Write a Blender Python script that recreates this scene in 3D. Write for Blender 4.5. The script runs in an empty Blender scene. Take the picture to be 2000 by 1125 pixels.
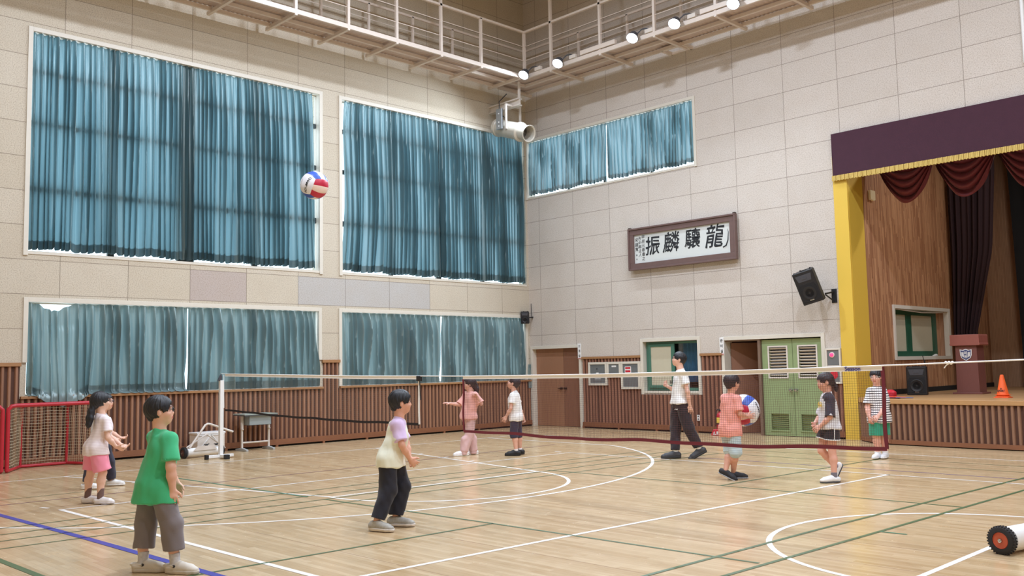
import bpy, bmesh, math, random
import numpy as np
from mathutils import Vector, Matrix
random.seed(7)
rng = np.random.default_rng(7)
SC = bpy.context.scene
COL = SC.collection
PI = math.pi

# ------------------------------------------------------------------ camera
cam_d = bpy.data.cameras.new('camera')
cam = bpy.data.objects.new('camera', cam_d)
COL.objects.link(cam)
CX, CY, CZ = 17.2244, -17.4035, 1.5225
RX = Vector((0.69644505, 0.71733635, -0.01982062))      # image right
RD = Vector((-0.07543446, 0.04571438, -0.99610232))     # image down
RF = Vector((-0.71363431, 0.69522569, 0.08594943))      # view direction
cam.matrix_world = Matrix(((RX.x, -RD.x, -RF.x, CX), (RX.y, -RD.y, -RF.y, CY), (RX.z, -RD.z, -RF.z, CZ), (0, 0, 0, 1)))
cam_d.sensor_width = 36
cam_d.lens = 1804.5 / 2000 * 36
cam_d.clip_end = 200
SC.camera = cam

# ------------------------------------------------------------------ colour management, world
SC.view_settings.view_transform = 'Standard'
SC.view_settings.look = 'None'
SC.view_settings.exposure = 0.0
SC.view_settings.gamma = 1
SC.view_settings.use_curve_mapping = False
w = bpy.data.worlds.new('sky'); SC.world = w; w.use_nodes = True
bg = w.node_tree.nodes['Background']
bg.inputs[0].default_value = (0.80, 0.90, 1.0, 1)
bg.inputs[1].default_value = 3.8
SC.cycles.max_bounces = 10
SC.cycles.diffuse_bounces = 6
SC.cycles.transparent_max_bounces = 12
SC.cycles.sample_clamp_indirect = 6
SC.cycles.caustics_reflective = False
SC.cycles.caustics_refractive = False
SC.cycles.use_denoising = True
LAMP_W = 132         # catwalk floodlights
HALL_W = 398         # high-bay lamps under the ceiling

# ------------------------------------------------------------------ material helpers
def lin(c):
    return tuple((v / 12.92 if v <= 0.04045 else ((v + 0.055) / 1.055) ** 2.4) for v in (x / 255 for x in c))
def mat(name, col, rough=0.6, metal=0.0, noise=0.0, nscale=20, bump=0.0, bscale=60, spec=0.5, sheen=0.0, emit=None, estr=0.0, stretch=None, coat=0.0):
    m = bpy.data.materials.new(name); m.use_nodes = True
    nt = m.node_tree; b = nt.nodes['Principled BSDF']
    c = lin(col)
    b.inputs['Base Color'].default_value = (*c, 1)
    b.inputs['Roughness'].default_value = rough
    b.inputs['Metallic'].default_value = metal
    b.inputs['Specular IOR Level'].default_value = spec
    if sheen: b.inputs['Sheen Weight'].default_value = sheen
    if coat: b.inputs['Coat Weight'].default_value = coat
    if emit: b.inputs['Emission Color'].default_value = (*lin(emit), 1); b.inputs['Emission Strength'].default_value = estr
    tc = nt.nodes.new('ShaderNodeTexCoord'); mp = nt.nodes.new('ShaderNodeMapping')
    nt.links.new(tc.outputs['Object'], mp.inputs[0])
    if stretch: mp.inputs['Scale'].default_value = stretch
    n = nt.nodes.new('ShaderNodeTexNoise'); n.inputs['Scale'].default_value = nscale; n.inputs['Detail'].default_value = 4
    nt.links.new(mp.outputs[0], n.inputs['Vector'])
    mx = nt.nodes.new('ShaderNodeMix'); mx.data_type = 'RGBA'
    k = max(noise, 0.02)
    mx.inputs[6].default_value = (*[v * (1 - k) for v in c], 1); mx.inputs[7].default_value = (*[min(1, v * (1 + k)) for v in c], 1)
    nt.links.new(n.outputs[0], mx.inputs[0]); nt.links.new(mx.outputs[2], b.inputs['Base Color'])
    if bump:
        n2 = nt.nodes.new('ShaderNodeTexNoise'); n2.inputs['Scale'].default_value = bscale; n2.inputs['Detail'].default_value = 3
        nt.links.new(mp.outputs[0], n2.inputs['Vector'])
        bp = nt.nodes.new('ShaderNodeBump'); bp.inputs['Strength'].default_value = bump; bp.inputs['Distance'].default_value = 0.01
        nt.links.new(n2.outputs[0], bp.inputs['Height']); nt.links.new(bp.outputs[0], b.inputs['Normal'])
    return m

class NT:
    def __init__(s, name):
        s.m = bpy.data.materials.new(name); s.m.use_nodes = True; s.t = s.m.node_tree; s.b = s.t.nodes['Principled BSDF']
        s.tc = s.t.nodes.new('ShaderNodeTexCoord'); s.sep = s.t.nodes.new('ShaderNodeSeparateXYZ'); s.t.links.new(s.tc.outputs['Object'], s.sep.inputs[0])
    def math(s, op, a, b=None, c=None):
        n = s.t.nodes.new('ShaderNodeMath'); n.operation = op
        for i, v in enumerate((a, b, c)):
            if v is None: continue
            if isinstance(v, (int, float)): n.inputs[i].default_value = v
            else: s.t.links.new(v, n.inputs[i])
        return n.outputs[0]
    def mix(s, f, a, b, mode='MIX'):
        n = s.t.nodes.new('ShaderNodeMix'); n.data_type = 'RGBA'; n.blend_type = mode
        for i, v in ((0, f), (6, a), (7, b)):
            if isinstance(v, (int, float)): n.inputs[i].default_value = v
            elif isinstance(v, tuple): n.inputs[i].default_value = (*v, 1)
            else: s.t.links.new(v, n.inputs[i])
        return n.outputs[2]
    def noise(s, scale, detail=4, vec=None, rough=0.5):
        n = s.t.nodes.new('ShaderNodeTexNoise'); n.inputs['Scale'].default_value = scale; n.inputs['Detail'].default_value = detail; n.inputs['Roughness'].default_value = rough
        s.t.links.new(vec if vec else s.tc.outputs['Object'], n.inputs['Vector']); return n.outputs[0]
    def mapv(s, scale):
        n = s.t.nodes.new('ShaderNodeMapping'); n.inputs['Scale'].default_value = scale; s.t.links.new(s.tc.outputs['Object'], n.inputs[0]); return n.outputs[0]
    def white(s, a, b):
        cb = s.t.nodes.new('ShaderNodeCombineXYZ'); s.t.links.new(a, cb.inputs[0]); s.t.links.new(b, cb.inputs[1])
        n = s.t.nodes.new('ShaderNodeTexWhiteNoise'); n.noise_dimensions = '2D'; s.t.links.new(cb.outputs[0], n.inputs['Vector']); return n.outputs['Value']
    def ramp(s, f, lo, hi, a=0.0, b=1.0):
        n = s.t.nodes.new('ShaderNodeMapRange'); n.inputs[1].default_value = lo; n.inputs[2].default_value = hi; n.inputs[3].default_value = a; n.inputs[4].default_value = b
        s.t.links.new(f, n.inputs[0]); return n.outputs[0]
    def bump(s, h, st, dist=0.01):
        n = s.t.nodes.new('ShaderNodeBump'); n.inputs['Strength'].default_value = st; n.inputs['Distance'].default_value = dist
        s.t.links.new(h, n.inputs['Height']); s.t.links.new(n.outputs[0], s.b.inputs['Normal'])
    def out(s, col=None, rough=None):
        if col is not None: s.t.links.new(col, s.b.inputs['Base Color'])
        if rough is not None: s.b.inputs['Roughness'].default_value = rough
        return s.m

def panel_mat(name, axis):
    n = NT(name)
    if axis == 'L': u = n.math('DIVIDE', n.math('SUBTRACT', n.math('MULTIPLY', n.sep.outputs[1], -1.0), 0.9858), 1.2)
    elif axis == 'R': u = n.math('DIVIDE', n.math('SUBTRACT', n.sep.outputs[0], 0.4393), 1.2)
    v = n.math('DIVIDE', n.math('SUBTRACT', n.sep.outputs[2], 3.5585), 0.6025)
    fu, fv = n.math('FRACT', n.math('ADD', u, 40)), n.math('FRACT', n.math('ADD', v, 40))
    eu = n.math('MULTIPLY', n.math('MINIMUM', fu, n.math('SUBTRACT', 1.0, fu)), 1.2)
    ev = n.math('MULTIPLY', n.math('MINIMUM', fv, n.math('SUBTRACT', 1.0, fv)), 0.6025)
    line = n.ramp(n.math('MINIMUM', eu, ev), 0.003, 0.008, 1.0, 0.0)
    iu, iv = n.math('FLOOR', u), n.math('FLOOR', v)
    wn = n.white(iu, iv)
    base = n.mix(wn, lin((200, 190, 172)), lin((207, 198, 182))) if axis == 'L' else n.mix(wn, lin((206, 198, 190)), lin((212, 204, 196)))
    if axis == 'L':
        row = n.math('COMPARE', iv, -1.0, 0.1)
        g = n.math('MULTIPLY', row, n.math('COMPARE', iu, 3.0, 1.1))
        p = n.math('MULTIPLY', row, n.math('COMPARE', iu, 6.0, 0.1))
        base = n.mix(g, base, lin((188, 186, 184))); base = n.mix(p, base, lin((186, 174, 168)))
    sp = n.noise(55, 5, None, 0.75); sp2 = n.noise(2.5, 4)
    base = n.mix(n.ramp(sp, 0.38, 0.53, 0.45, 0.0), base, lin((120, 100, 80)))
    base = n.mix(n.ramp(sp2, 0.3, 0.7, 0.0, 0.12), base, lin((170, 150, 125)))
    base = n.mix(n.math('MULTIPLY', line, 0.62), base, lin((90, 74, 60)))
    n.bump(sp, 0.25, 0.006)
    return n.out(base, 0.95)

def wood_floor():
    n = NT('oak_floor')
    w_, l_ = 0.058, 0.95
    iy = n.math('FLOOR', n.math('DIVIDE', n.sep.outputs[1], w_))
    cb = n.white(iy, n.math('MULTIPLY', iy, 0.37))
    xs = n.math('ADD', n.math('DIVIDE', n.sep.outputs[0], l_), n.math('MULTIPLY', cb, 7.0))
    ix = n.math('FLOOR', xs)
    wn = n.white(ix, iy)
    fy = n.math('FRACT', n.math('DIVIDE', n.sep.outputs[1], w_)); fx = n.math('FRACT', xs)
    grain = n.noise(1.0, 6, n.mapv((3.0, 70.0, 3.0)), 0.6)
    big = n.noise(0.35, 3)
    c = n.mix(wn, lin((185, 158, 119)), lin((208, 184, 148)))
    c = n.mix(n.ramp(grain, 0.35, 0.7, 0.0, 0.35), c, lin((162, 126, 88)))
    c = n.mix(n.ramp(big, 0.3, 0.7, 0.0, 0.18), c, lin((178, 150, 114)))
    e = n.math('MINIMUM', n.math('MULTIPLY', n.math('MINIMUM', fy, n.math('SUBTRACT', 1.0, fy)), w_), n.math('MULTIPLY', n.math('MINIMUM', fx, n.math('SUBTRACT', 1.0, fx)), l_))
    seam = n.ramp(e, 0.0006, 0.002, 0.35, 0.0)
    c = n.mix(seam, c, lin((120, 84, 50)))
    # the wider expansion seams running along the boards
    for y0 in (-9.81, -10.59, -8.25, -11.9, -6.4, -12.9):
        d = n.math('ABSOLUTE', n.math('SUBTRACT', n.sep.outputs[1], y0))
        c = n.mix(n.ramp(d, 0.004, 0.011, 0.45, 0.0), c, lin((120, 80, 55)))
    rg = n.noise(6, 3); r = n.ramp(rg, 0.3, 0.7, 0.17, 0.28)
    n.t.links.new(r, n.b.inputs['Roughness'])
    n.b.inputs['Specular IOR Level'].default_value = 0.45
    n.bump(grain, 0.05, 0.002)
    return n.out(c)

def strip_wood(name, ca, cb_, w_=0.03, axis=1, l_=0.9, rough=0.55):
    """narrow vertical wooden strips, end-jointed"""
    n = NT(name)
    iy = n.math('FLOOR', n.math('DIVIDE', n.sep.outputs[axis], w_))
    off = n.white(iy, n.math('MULTIPLY', iy, 0.7))
    iz = n.math('FLOOR', n.math('ADD', n.math('DIVIDE', n.sep.outputs[2], l_), n.math('MULTIPLY', off, 9.0)))
    wn = n.white(iy, iz)
    fy = n.math('FRACT', n.math('DIVIDE', n.sep.outputs[axis], w_))
    c = n.mix(wn, lin(ca), lin(cb_))
    c = n.mix(n.ramp(n.math('MINIMUM', fy, n.math('SUBTRACT', 1.0, fy)), 0.02, 0.12, 0.5, 0.0), c, lin(tuple(int(v * 0.45) for v in ca)))
    g = n.noise(1, 4, n.mapv((60, 60, 4)))
    c = n.mix(n.ramp(g, 0.3, 0.7, 0, 0.25), c, lin(tuple(int(v * 0.7) for v in ca)))
    return n.out(c, rough)

def cloth_translucent(name, col, tcol, f=0.5):
    m = bpy.data.materials.new(name); m.use_nodes = True; t = m.node_tree
    for x in list(t.nodes): t.nodes.remove(x)
    o = t.nodes.new('ShaderNodeOutputMaterial'); d = t.nodes.new('ShaderNodeBsdfDiffuse'); tr = t.nodes.new('ShaderNodeBsdfTranslucent'); mx = t.nodes.new('ShaderNodeMixShader')
    gl = t.nodes.new('ShaderNodeBsdfGlossy'); gl.inputs['Roughness'].default_value = 0.38; gl.inputs['Color'].default_value = (*lin((200, 215, 215)), 1)
    mx2 = t.nodes.new('ShaderNodeMixShader'); mx2.inputs[0].default_value = 0.17
    tc = t.nodes.new('ShaderNodeTexCoord'); nz = t.nodes.new('ShaderNodeTexNoise'); nz.inputs['Scale'].default_value = 3
    t.links.new(tc.outputs['Object'], nz.inputs['Vector'])
    cm = t.nodes.new('ShaderNodeMix'); cm.data_type = 'RGBA'; c = lin(col)
    cm.inputs[6].default_value = (*[v * .92 for v in c], 1); cm.inputs[7].default_value = (*[v * 1.06 for v in c], 1)
    t.links.new(nz.outputs[0], cm.inputs[0]); t.links.new(cm.outputs[2], d.inputs[0])
    tr.inputs[0].default_value = (*lin(tcol), 1); mx.inputs[0].default_value = f
    t.links.new(d.outputs[0], mx.inputs[1]); t.links.new(tr.outputs[0], mx.inputs[2])
    t.links.new(mx.outputs[0], mx2.inputs[1]); t.links.new(gl.outputs[0], mx2.inputs[2]); t.links.new(mx2.outputs[0], o.inputs[0])
    return m

def glass_mat():
    m = bpy.data.materials.new('window_glass'); m.use_nodes = True; t = m.node_tree
    for x in list(t.nodes): t.nodes.remove(x)
    o = t.nodes.new('ShaderNodeOutputMaterial'); a = t.nodes.new('ShaderNodeBsdfTransparent'); g = t.nodes.new('ShaderNodeBsdfGlossy'); mx = t.nodes.new('ShaderNodeMixShader')
    g.inputs['Roughness'].default_value = 0.05; mx.inputs[0].default_value = 0.07; a.inputs[0].default_value = (0.92, 0.96, 0.96, 1)
    t.links.new(a.outputs[0], mx.inputs[1]); t.links.new(g.outputs[0], mx.inputs[2]); t.links.new(mx.outputs[0], o.inputs[0])
    return m

M = {}
M['panL'] = panel_mat('acoustic_panel_left', 'L'); M['panR'] = panel_mat('acoustic_panel_right', 'R')
M['floor'] = wood_floor()
M['rib'] = strip_wood('wainscot_rib', (146, 104, 80), (164, 120, 94), 0.11, 1, 4)
M['ribR'] = strip_wood('wainscot_rib_right', (142, 98, 78), (158, 112, 90), 0.11, 0, 4)
M['groove'] = mat('wainscot_groove', (84, 54, 42), 0.8, noise=.1)
M['trimwood'] = mat('trim_wood', (160, 118, 80), 0.5, noise=.15, nscale=8, stretch=(1, 1, 12))
M['base'] = mat('baseboard_wood', (132, 86, 60), 0.5, noise=.15, nscale=5)
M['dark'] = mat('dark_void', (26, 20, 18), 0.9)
M['white_frame'] = mat('white_frame_paint', (214, 208, 196), 0.45, noise=.04)
M['white'] = mat('white_paint', (232, 232, 232), 0.35, noise=.03)
M['offwhite'] = mat('offwhite_paint', (216, 208, 200), 0.45, noise=.05)
M['catw'] = mat('catwalk_paint', (220, 208, 198), 0.4, noise=.04)
M['alu'] = mat('window_aluminium', (64, 74, 76), 0.5, noise=.06)
M['curt'] = cloth_translucent('teal_curtain_fabric', (98, 118, 120), (117, 155, 168), 0.50)
M['curt_low'] = cloth_translucent('teal_curtain_fabric_low', (132, 150, 152), (124, 152, 156), 0.27)
M['glass'] = glass_mat()
M['ceil'] = mat('ceiling_paint', (214, 204, 186), 0.9, noise=.05)
M['plain'] = mat('rear_wall_paint', (176, 158, 130), 0.9, noise=.05)
M['yellow'] = mat('yellow_paint', (222, 186, 74), 0.5, noise=.04, nscale=120, bump=.15, bscale=200)
M['maroon'] = mat('maroon_valance', (64, 32, 48), 0.9, noise=.12, nscale=6, sheen=.05, bump=.2, bscale=120)
M['gold'] = mat('gold_fringe', (206, 178, 96), 0.6, noise=.25, nscale=90, bump=.4, bscale=200)
M['velvet'] = mat('wine_velvet', (104, 32, 44), 0.6, noise=.25, nscale=14, sheen=.1)
M['black_drape'] = mat('dark_wine_drape', (42, 20, 27), 0.85, noise=.2, nscale=10)
M['black_cloth'] = mat('black_drape_cloth', (20, 20, 24), 0.9, noise=.2, nscale=10)
M['stagewood'] = strip_wood('stage_strip_wood', (158, 108, 76), (208, 158, 118), 0.035, 1, 0.7)
M['backwood'] = strip_wood('stage_back_wood', (186, 146, 116), (202, 162, 130), 0.035, 0, 0.7)
M['stagefloor'] = mat('stage_floor', (170, 132, 92), 0.45, noise=.15, nscale=4, stretch=(1, 14, 1))
M['nosing'] = mat('stage_nosing', (184, 142, 96), 0.4, noise=.15, nscale=5, stretch=(2, 20, 20))
M['door_wood'] = mat('door_veneer', (158, 116, 90), 0.45, noise=.14, nscale=5, stretch=(30, 1, 1.2))
M['door_wood2'] = mat('door_veneer_dark', (136, 96, 76), 0.45, noise=.14, nscale=5, stretch=(30, 1, 1.2))
M['green_door'] = mat('green_door_paint', (142, 160, 116), 0.4, noise=.03)
M['green_frame'] = mat('green_frame_paint', (72, 116, 100), 0.4, noise=.05)
M['dgreen'] = mat('dark_green_frame', (40, 88, 66), 0.4, noise=.05)
M['frost'] = mat('frosted_pane', (196, 190, 168), 0.35, noise=.05)
M['chrome'] = mat('chrome', (200, 200, 200), 0.2, 1.0)
M['bronze'] = mat('dark_bronze', (70, 52, 44), 0.4, .6)
M['steelgrey'] = mat('grey_steel', (150, 154, 158), 0.35, .35, noise=.05)
M['boxgrey'] = mat('cabinet_grey', (118, 122, 124), 0.35, .2, noise=.06)
M['black'] = mat('black_plastic', (28, 28, 32), 0.5, noise=.1, nscale=60)
M['grille'] = mat('speaker_grille', (22, 22, 26), 0.7, noise=.3, nscale=200, bump=.4, bscale=300)
M['dgrey'] = mat('dark_grey', (70, 72, 80), 0.45, noise=.06)
M['red'] = mat('red_paint', (178, 38, 52), 0.35, noise=.05, spec=.5)
M['redplastic'] = mat('red_plastic', (200, 44, 60), 0.35)
M['orange'] = mat('orange_plastic', (244, 104, 48), 0.45, noise=.03)
M['purple'] = mat('purple_plastic', (110, 70, 150), 0.5)
M['blue'] = mat('blue_plastic', (60, 110, 190), 0.5)
M['rubber'] = mat('black_rubber', (34, 34, 38), 0.7, noise=.1)
M['rust'] = mat('orange_hub_paint', (188, 84, 56), 0.4, noise=.08)
M['netwhite'] = mat('white_tape', (250, 250, 252), 0.7, noise=.04)
M['netmar'] = mat('maroon_tape', (112, 36, 52), 0.7, noise=.08)
M['netblk'] = mat('black_cord', (34, 26, 28), 0.8)
M['netstr'] = mat('net_string', (88, 52, 52), 0.8)
M['netstr2'] = mat('net_string_pale', (120, 122, 116), 0.8)
M['goalnet'] = mat('cream_net_cord', (206, 192, 164), 0.85)
M['lw'] = mat('white_line_paint', (236, 230, 224), 0.35, noise=.03)
M['lg'] = mat('green_line_paint', (78, 100, 66), 0.4, noise=.06)
M['ltg'] = mat('teal_line_paint', (64, 118, 92), 0.4, noise=.06)
M['lb'] = mat('blue_line_paint', (62, 62, 150), 0.4, noise=.06)
M['lp'] = mat('purple_line_paint', (120, 74, 90), 0.45, noise=.06)
M['ink'] = mat('black_ink', (34, 36, 40), 0.8)
M['paper'] = mat('calligraphy_paper', (206, 210, 208), 0.7, noise=.03)
M['brownframe'] = mat('brown_frame', (108, 86, 82), 0.45, noise=.12, nscale=12)
M['podium'] = mat('podium_wood', (118, 72, 66), 0.45, noise=.12, nscale=8, stretch=(12, 12, 1.5))
M['podium2'] = mat('podium_wood_red', (150, 88, 78), 0.45, noise=.12, nscale=8)
M['emblem_blue'] = mat('emblem_blue', (60, 72, 120), 0.4)
M['textblue'] = mat('blue_print', (40, 40, 130), 0.6)
M['yl'] = mat('yellow_label', (226, 196, 90), 0.5)
M['jet'] = mat('fan_casing', (206, 200, 188), 0.4, .1, noise=.04)
M['bluegrey'] = mat('dark_blue_inside', (40, 48, 72), 0.6)
M['bluecurt'] = mat('blue_curtain_cloth', (52, 96, 132), 0.85, noise=.2, nscale=9)
m = bpy.data.materials.new('lamp_lens'); m.use_nodes = True
pb = m.node_tree.nodes['Principled BSDF']; pb.inputs['Emission Color'].default_value = (0.86, 0.92, 1, 1); pb.inputs['Emission Strength'].default_value = 12
M['lens'] = m
m = bpy.data.materials.new('red_lamp'); m.use_nodes = True
pb = m.node_tree.nodes['Principled BSDF']; pb.inputs['Base Color'].default_value = (.8, .02, .1, 1); pb.inputs['Emission Color'].default_value = (1, .05, .16, 1); pb.inputs['Emission Strength'].default_value = 1.6
M['redlamp'] = m

# ------------------------------------------------------------------ mesh helpers
class MB:
    def __init__(s): s.v = []; s.f = []; s.mi = []; s.cur = 0
    def box(s, x0, y0, z0, x1, y1, z1):
        x0, x1 = sorted((x0, x1)); y0, y1 = sorted((y0, y1)); z0, z1 = sorted((z0, z1))
        b = len(s.v)
        s.v += [(x0, y0, z0), (x1, y0, z0), (x1, y1, z0), (x0, y1, z0), (x0, y0, z1), (x1, y0, z1), (x1, y1, z1), (x0, y1, z1)]
        for q in ((0, 3, 2, 1), (4, 5, 6, 7), (0, 1, 5, 4), (1, 2, 6, 5), (2, 3, 7, 6), (3, 0, 4, 7)): s.f.append(tuple(b + i for i in q)); s.mi.append(s.cur)
        return s
    def bar(s, a, b, wd, ht, up=(0, 0, 1)):
        a, b = Vector(a), Vector(b); t = (b - a).normalized(); u = Vector(up)
        if abs(t.dot(u)) > .95: u = Vector((1, 0, 0))
        sd = t.cross(u).normalized() * wd / 2; u2 = sd.cross(t).normalized() * ht / 2
        k = len(s.v)
        for p in (a, b):
            for x, y in ((-1, -1), (1, -1), (1, 1), (-1, 1)): s.v.append(tuple(p + sd * x + u2 * y))
        for q in ((0, 1, 2, 3), (7, 6, 5, 4), (0, 4, 5, 1), (1, 5, 6, 2), (2, 6, 7, 3), (3, 7, 4, 0)): s.f.append(tuple(k + i for i in q)); s.mi.append(s.cur)
        return s
    def tube(s, pts, r, n=8, closed=False, cap=True):
        pts = [Vector(p) for p in pts]; N = len(pts)
        rs = r if isinstance(r, (list, tuple)) else [r] * N
        ref = None; k = len(s.v)
        for i, p in enumerate(pts):
            if closed: t = pts[(i + 1) % N] - pts[i - 1]
            else: t = pts[min(i + 1, N - 1)] - pts[max(i - 1, 0)]
            t = t.normalized() if t.length > 1e-9 else Vector((0, 0, 1))
            if ref is None:
                ref = Vector((0, 0, 1)) if abs(t.z) < .9 else Vector((1, 0, 0))
            ref = (ref - t * ref.dot(t)).normalized(); bn = t.cross(ref)
            for j in range(n):
                a = 2 * PI * j / n; s.v.append(tuple(p + (ref * math.cos(a) + bn * math.sin(a)) * rs[i]))
        R = N if closed else N - 1
        for i in range(R):
            for j in range(n):
                a = k + i * n; b = k + ((i + 1) % N) * n; j2 = (j + 1) % n
                s.f.append((a + j, a + j2, b + j2, b + j)); s.mi.append(s.cur)
        if cap and not closed:
            s.f.append(tuple(k + j for j in reversed(range(n)))); s.f.append(tuple(k + (N - 1) * n + j for j in range(n))); s.mi += [s.cur] * 2
        return s
    def lathe(s, prof, o=(0, 0, 0), ax=(0, 0, 1), n=32):
        """prof: (radius, height) pairs along ax"""
        o, ax = Vector(o), Vector(ax).normalized(); r = Vector((1, 0, 0)) if abs(ax.x) < .9 else Vector((0, 1, 0))
        r = (r - ax * r.dot(ax)).normalized(); b = ax.cross(r); k = len(s.v)
        for R_, h in prof:
            for j in range(n):
                a = 2 * PI * j / n; s.v.append(tuple(o + ax * h + (r * math.cos(a) + b * math.sin(a)) * R_))
        for i in range(len(prof) - 1):
            for j in range(n):
                j2 = (j + 1) % n; s.f.append((k + i * n + j, k + i * n + j2, k + (i + 1) * n + j2, k + (i + 1) * n + j)); s.mi.append(s.cur)
        if prof[0][0] > 1e-6: s.f.append(tuple(k + j for j in reversed(range(n)))); s.mi.append(s.cur)
        if prof[-1][0] > 1e-6: s.f.append(tuple(k + (len(prof) - 1) * n + j for j in range(n))); s.mi.append(s.cur)
        return s
    def prism(s, poly, o, u, v, d):
        """poly in (u,v) plane extruded by vector d"""
        o, u, v, d = Vector(o), Vector(u), Vector(v), Vector(d); k = len(s.v); n = len(poly)
        for q in (0, 1):
            for a, b in poly: s.v.append(tuple(o + u * a + v * b + d * q))
        s.f.append(tuple(k + i for i in range(n))); s.f.append(tuple(k + n + i for i in reversed(range(n)))); s.mi += [s.cur] * 2
        for i in range(n): s.f.append((k + i, k + n + i, k + n + (i + 1) % n, k + (i + 1) % n)); s.mi.append(s.cur)
        return s
    def grid(s, P, wrap=False):
        """P: (nu,nv,3) array"""
        nu, nv = P.shape[:2]; k = len(s.v); s.v += [tuple(map(float, p)) for p in P.reshape(-1, 3)]
        for i in range(nu - (0 if wrap else 1)):
            i2 = (i + 1) % nu
            for j in range(nv - 1): s.f.append((k + i * nv + j, k + i2 * nv + j, k + i2 * nv + j + 1, k + i * nv + j + 1)); s.mi.append(s.cur)
        return s
    def ell(s, c, r, n=20, m=12, R=None):
        k = len(s.v); c = Vector(c)
        for i in range(m + 1):
            th = PI * i / m
            for j in range(n):
                ph = 2 * PI * j / n; p = Vector((r[0] * math.sin(th) * math.cos(ph), r[1] * math.sin(th) * math.sin(ph), r[2] * math.cos(th)))
                if R: p = R @ p
                s.v.append(tuple(c + p))
        for i in range(m):
            for j in range(n): s.f.append((k + i * n + j, k + (i + 1) * n + j, k + (i + 1) * n + (j + 1) % n, k + i * n + (j + 1) % n)); s.mi.append(s.cur)
        return s
    def build(s, name, m=None, parent=None, smooth=False, bevel=0, loc=None, rot=None, seg=2):
        me = bpy.data.meshes.new(name); me.from_pydata(s.v, [], s.f); me.validate()
        ms = m if isinstance(m, (list, tuple)) else [m]
        for q in ms:
            if q: me.materials.append(q)
        if len(ms) > 1 and len(me.polygons) == len(s.mi): me.polygons.foreach_set('material_index', s.mi)
        bm = bmesh.new(); bm.from_mesh(me)
        if smooth: bmesh.ops.remove_doubles(bm, verts=bm.verts, dist=1e-6)
        bmesh.ops.recalc_face_normals(bm, faces=bm.faces)
        bm.to_mesh(me); bm.free()
        o = bpy.data.objects.new(name, me); COL.objects.link(o)
        if smooth:
            me.polygons.foreach_set('use_smooth', [True] * len(me.polygons)); me.set_sharp_from_angle(angle=math.radians(40 if smooth is True else smooth))
        if bevel:
            b = o.modifiers.new('edge', 'BEVEL'); b.width = bevel; b.segments = seg; b.limit_method = 'ANGLE'
        if loc is not None: o.location = loc
        if rot is not None: o.rotation_euler = rot
        if parent: o.parent = parent
        return o
def tag(o, label=None, cat=None, group=None, kind=None):
    if label: o['label'] = label
    if cat: o['category'] = cat
    if group: o['group'] = group
    if kind: o['kind'] = kind
    return o
def struct(o, label=None):
    o['kind'] = 'structure'
    if label: o['label'] = label
    return o
def thing(name, label, cat, loc=(0, 0, 0), rz=0, group=None):
    o = bpy.data.objects.new(name, None); COL.objects.link(o); o.location = loc; o.rotation_euler = (0, 0, rz); o.empty_display_size = .1
    return tag(o, label, cat, group)
def text_obj(name, s, size, m, parent=None, loc=(0, 0, 0), rot=(0, 0, 0), align='CENTER', ext=0.0, offset=0.0, shear=0.0, sx=1.0):
    c = bpy.data.curves.new(name, 'FONT'); c.body = s; c.size = size; c.align_x = align; c.align_y = 'CENTER'; c.extrude = ext; c.offset = offset; c.shear = shear
    o = bpy.data.objects.new(name, c); COL.objects.link(o)
    c.materials.append(m)
    o.location = loc; o.rotation_euler = rot; o.scale = (sx, 1, 1)
    if parent: o.parent = parent
    return o
# ------------------------------------------------------------------ room shell
RXM, RYM, RH = 28.9, -18.6, 11.6
mb = MB(); mb.box(-.3, RYM - .3, -.2, RXM + .3, .3, 0); mb.box(5.95, .3, -.2, 8.3, 2.6, 0); mb.box(8.9, .3, -.2, 24, 8.5, 0)
struct(mb.build('floor', M['floor']))
mb = MB(); mb.box(-.3, RYM - .3, RH, RXM + .3, .3, RH + .2)
struct(mb.build('ceiling', M['ceil']))
def wall_boxes(mb, a0, a1, z0, z1, holes, fn):
    A = sorted({a0, a1, *[h[0] for h in holes], *[h[1] for h in holes]}); Z = sorted({z0, z1, *[h[2] for h in holes], *[h[3] for h in holes]})
    A = [a for a in A if a0 <= a <= a1]; Z = [z for z in Z if z0 <= z <= z1]
    for i in range(len(A) - 1):
        run = None
        for j in range(len(Z) - 1):
            am, zm = (A[i] + A[i + 1]) / 2, (Z[j] + Z[j + 1]) / 2
            hole = any(h[0] < am < h[1] and h[2] < zm < h[3] for h in holes)
            if not hole: run = (run[0], Z[j + 1]) if run else (Z[j], Z[j + 1])
            if (hole or j == len(Z) - 2) and run:
                fn(mb, A[i], A[i + 1], run[0], run[1]); run = None
W1 = (-12.33, -6.45, 3.70, 7.63); W2 = (-5.88, -.07, 3.70, 7.63); W3 = (-12.30, -6.48, 1.20, 2.83); W4 = (-5.90, -.16, 1.20, 2.83)
W5 = (.03, 5.38, 6.04, 7.55)
mb = MB(); wall_boxes(mb, RYM - .3, .3, 0, RH, [W1, W2, W3, W4], lambda m_, a, b, c, d: m_.box(-.3, a, c, 0, b, d))
struct(mb.build('wall_left', M['panL']))
D1 = (.10, 1.74, 0, 2.0); GW = (3.74, 5.28, .91, 2.07); D2 = (5.97, 8.24, 0, 2.03); ST = (8.94, 22.5, 0, 5.75)
mb = MB(); wall_boxes(mb, 0, RXM + .3, 0, RH, [W5, D1, GW, D2, ST], lambda m_, a, b, c, d: m_.box(a, 0, c, b, .3, d))
struct(mb.build('wall_right', M['panR']))
mb = MB(); mb.box(-.3, RYM - .3, 0, RXM + .3, RYM, RH); struct(mb.build('wall_rear', M['plain']))
mb = MB(); mb.box(RXM, RYM, 0, RXM + .3, 0, RH); struct(mb.build('wall_far', M['plain']))

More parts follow.
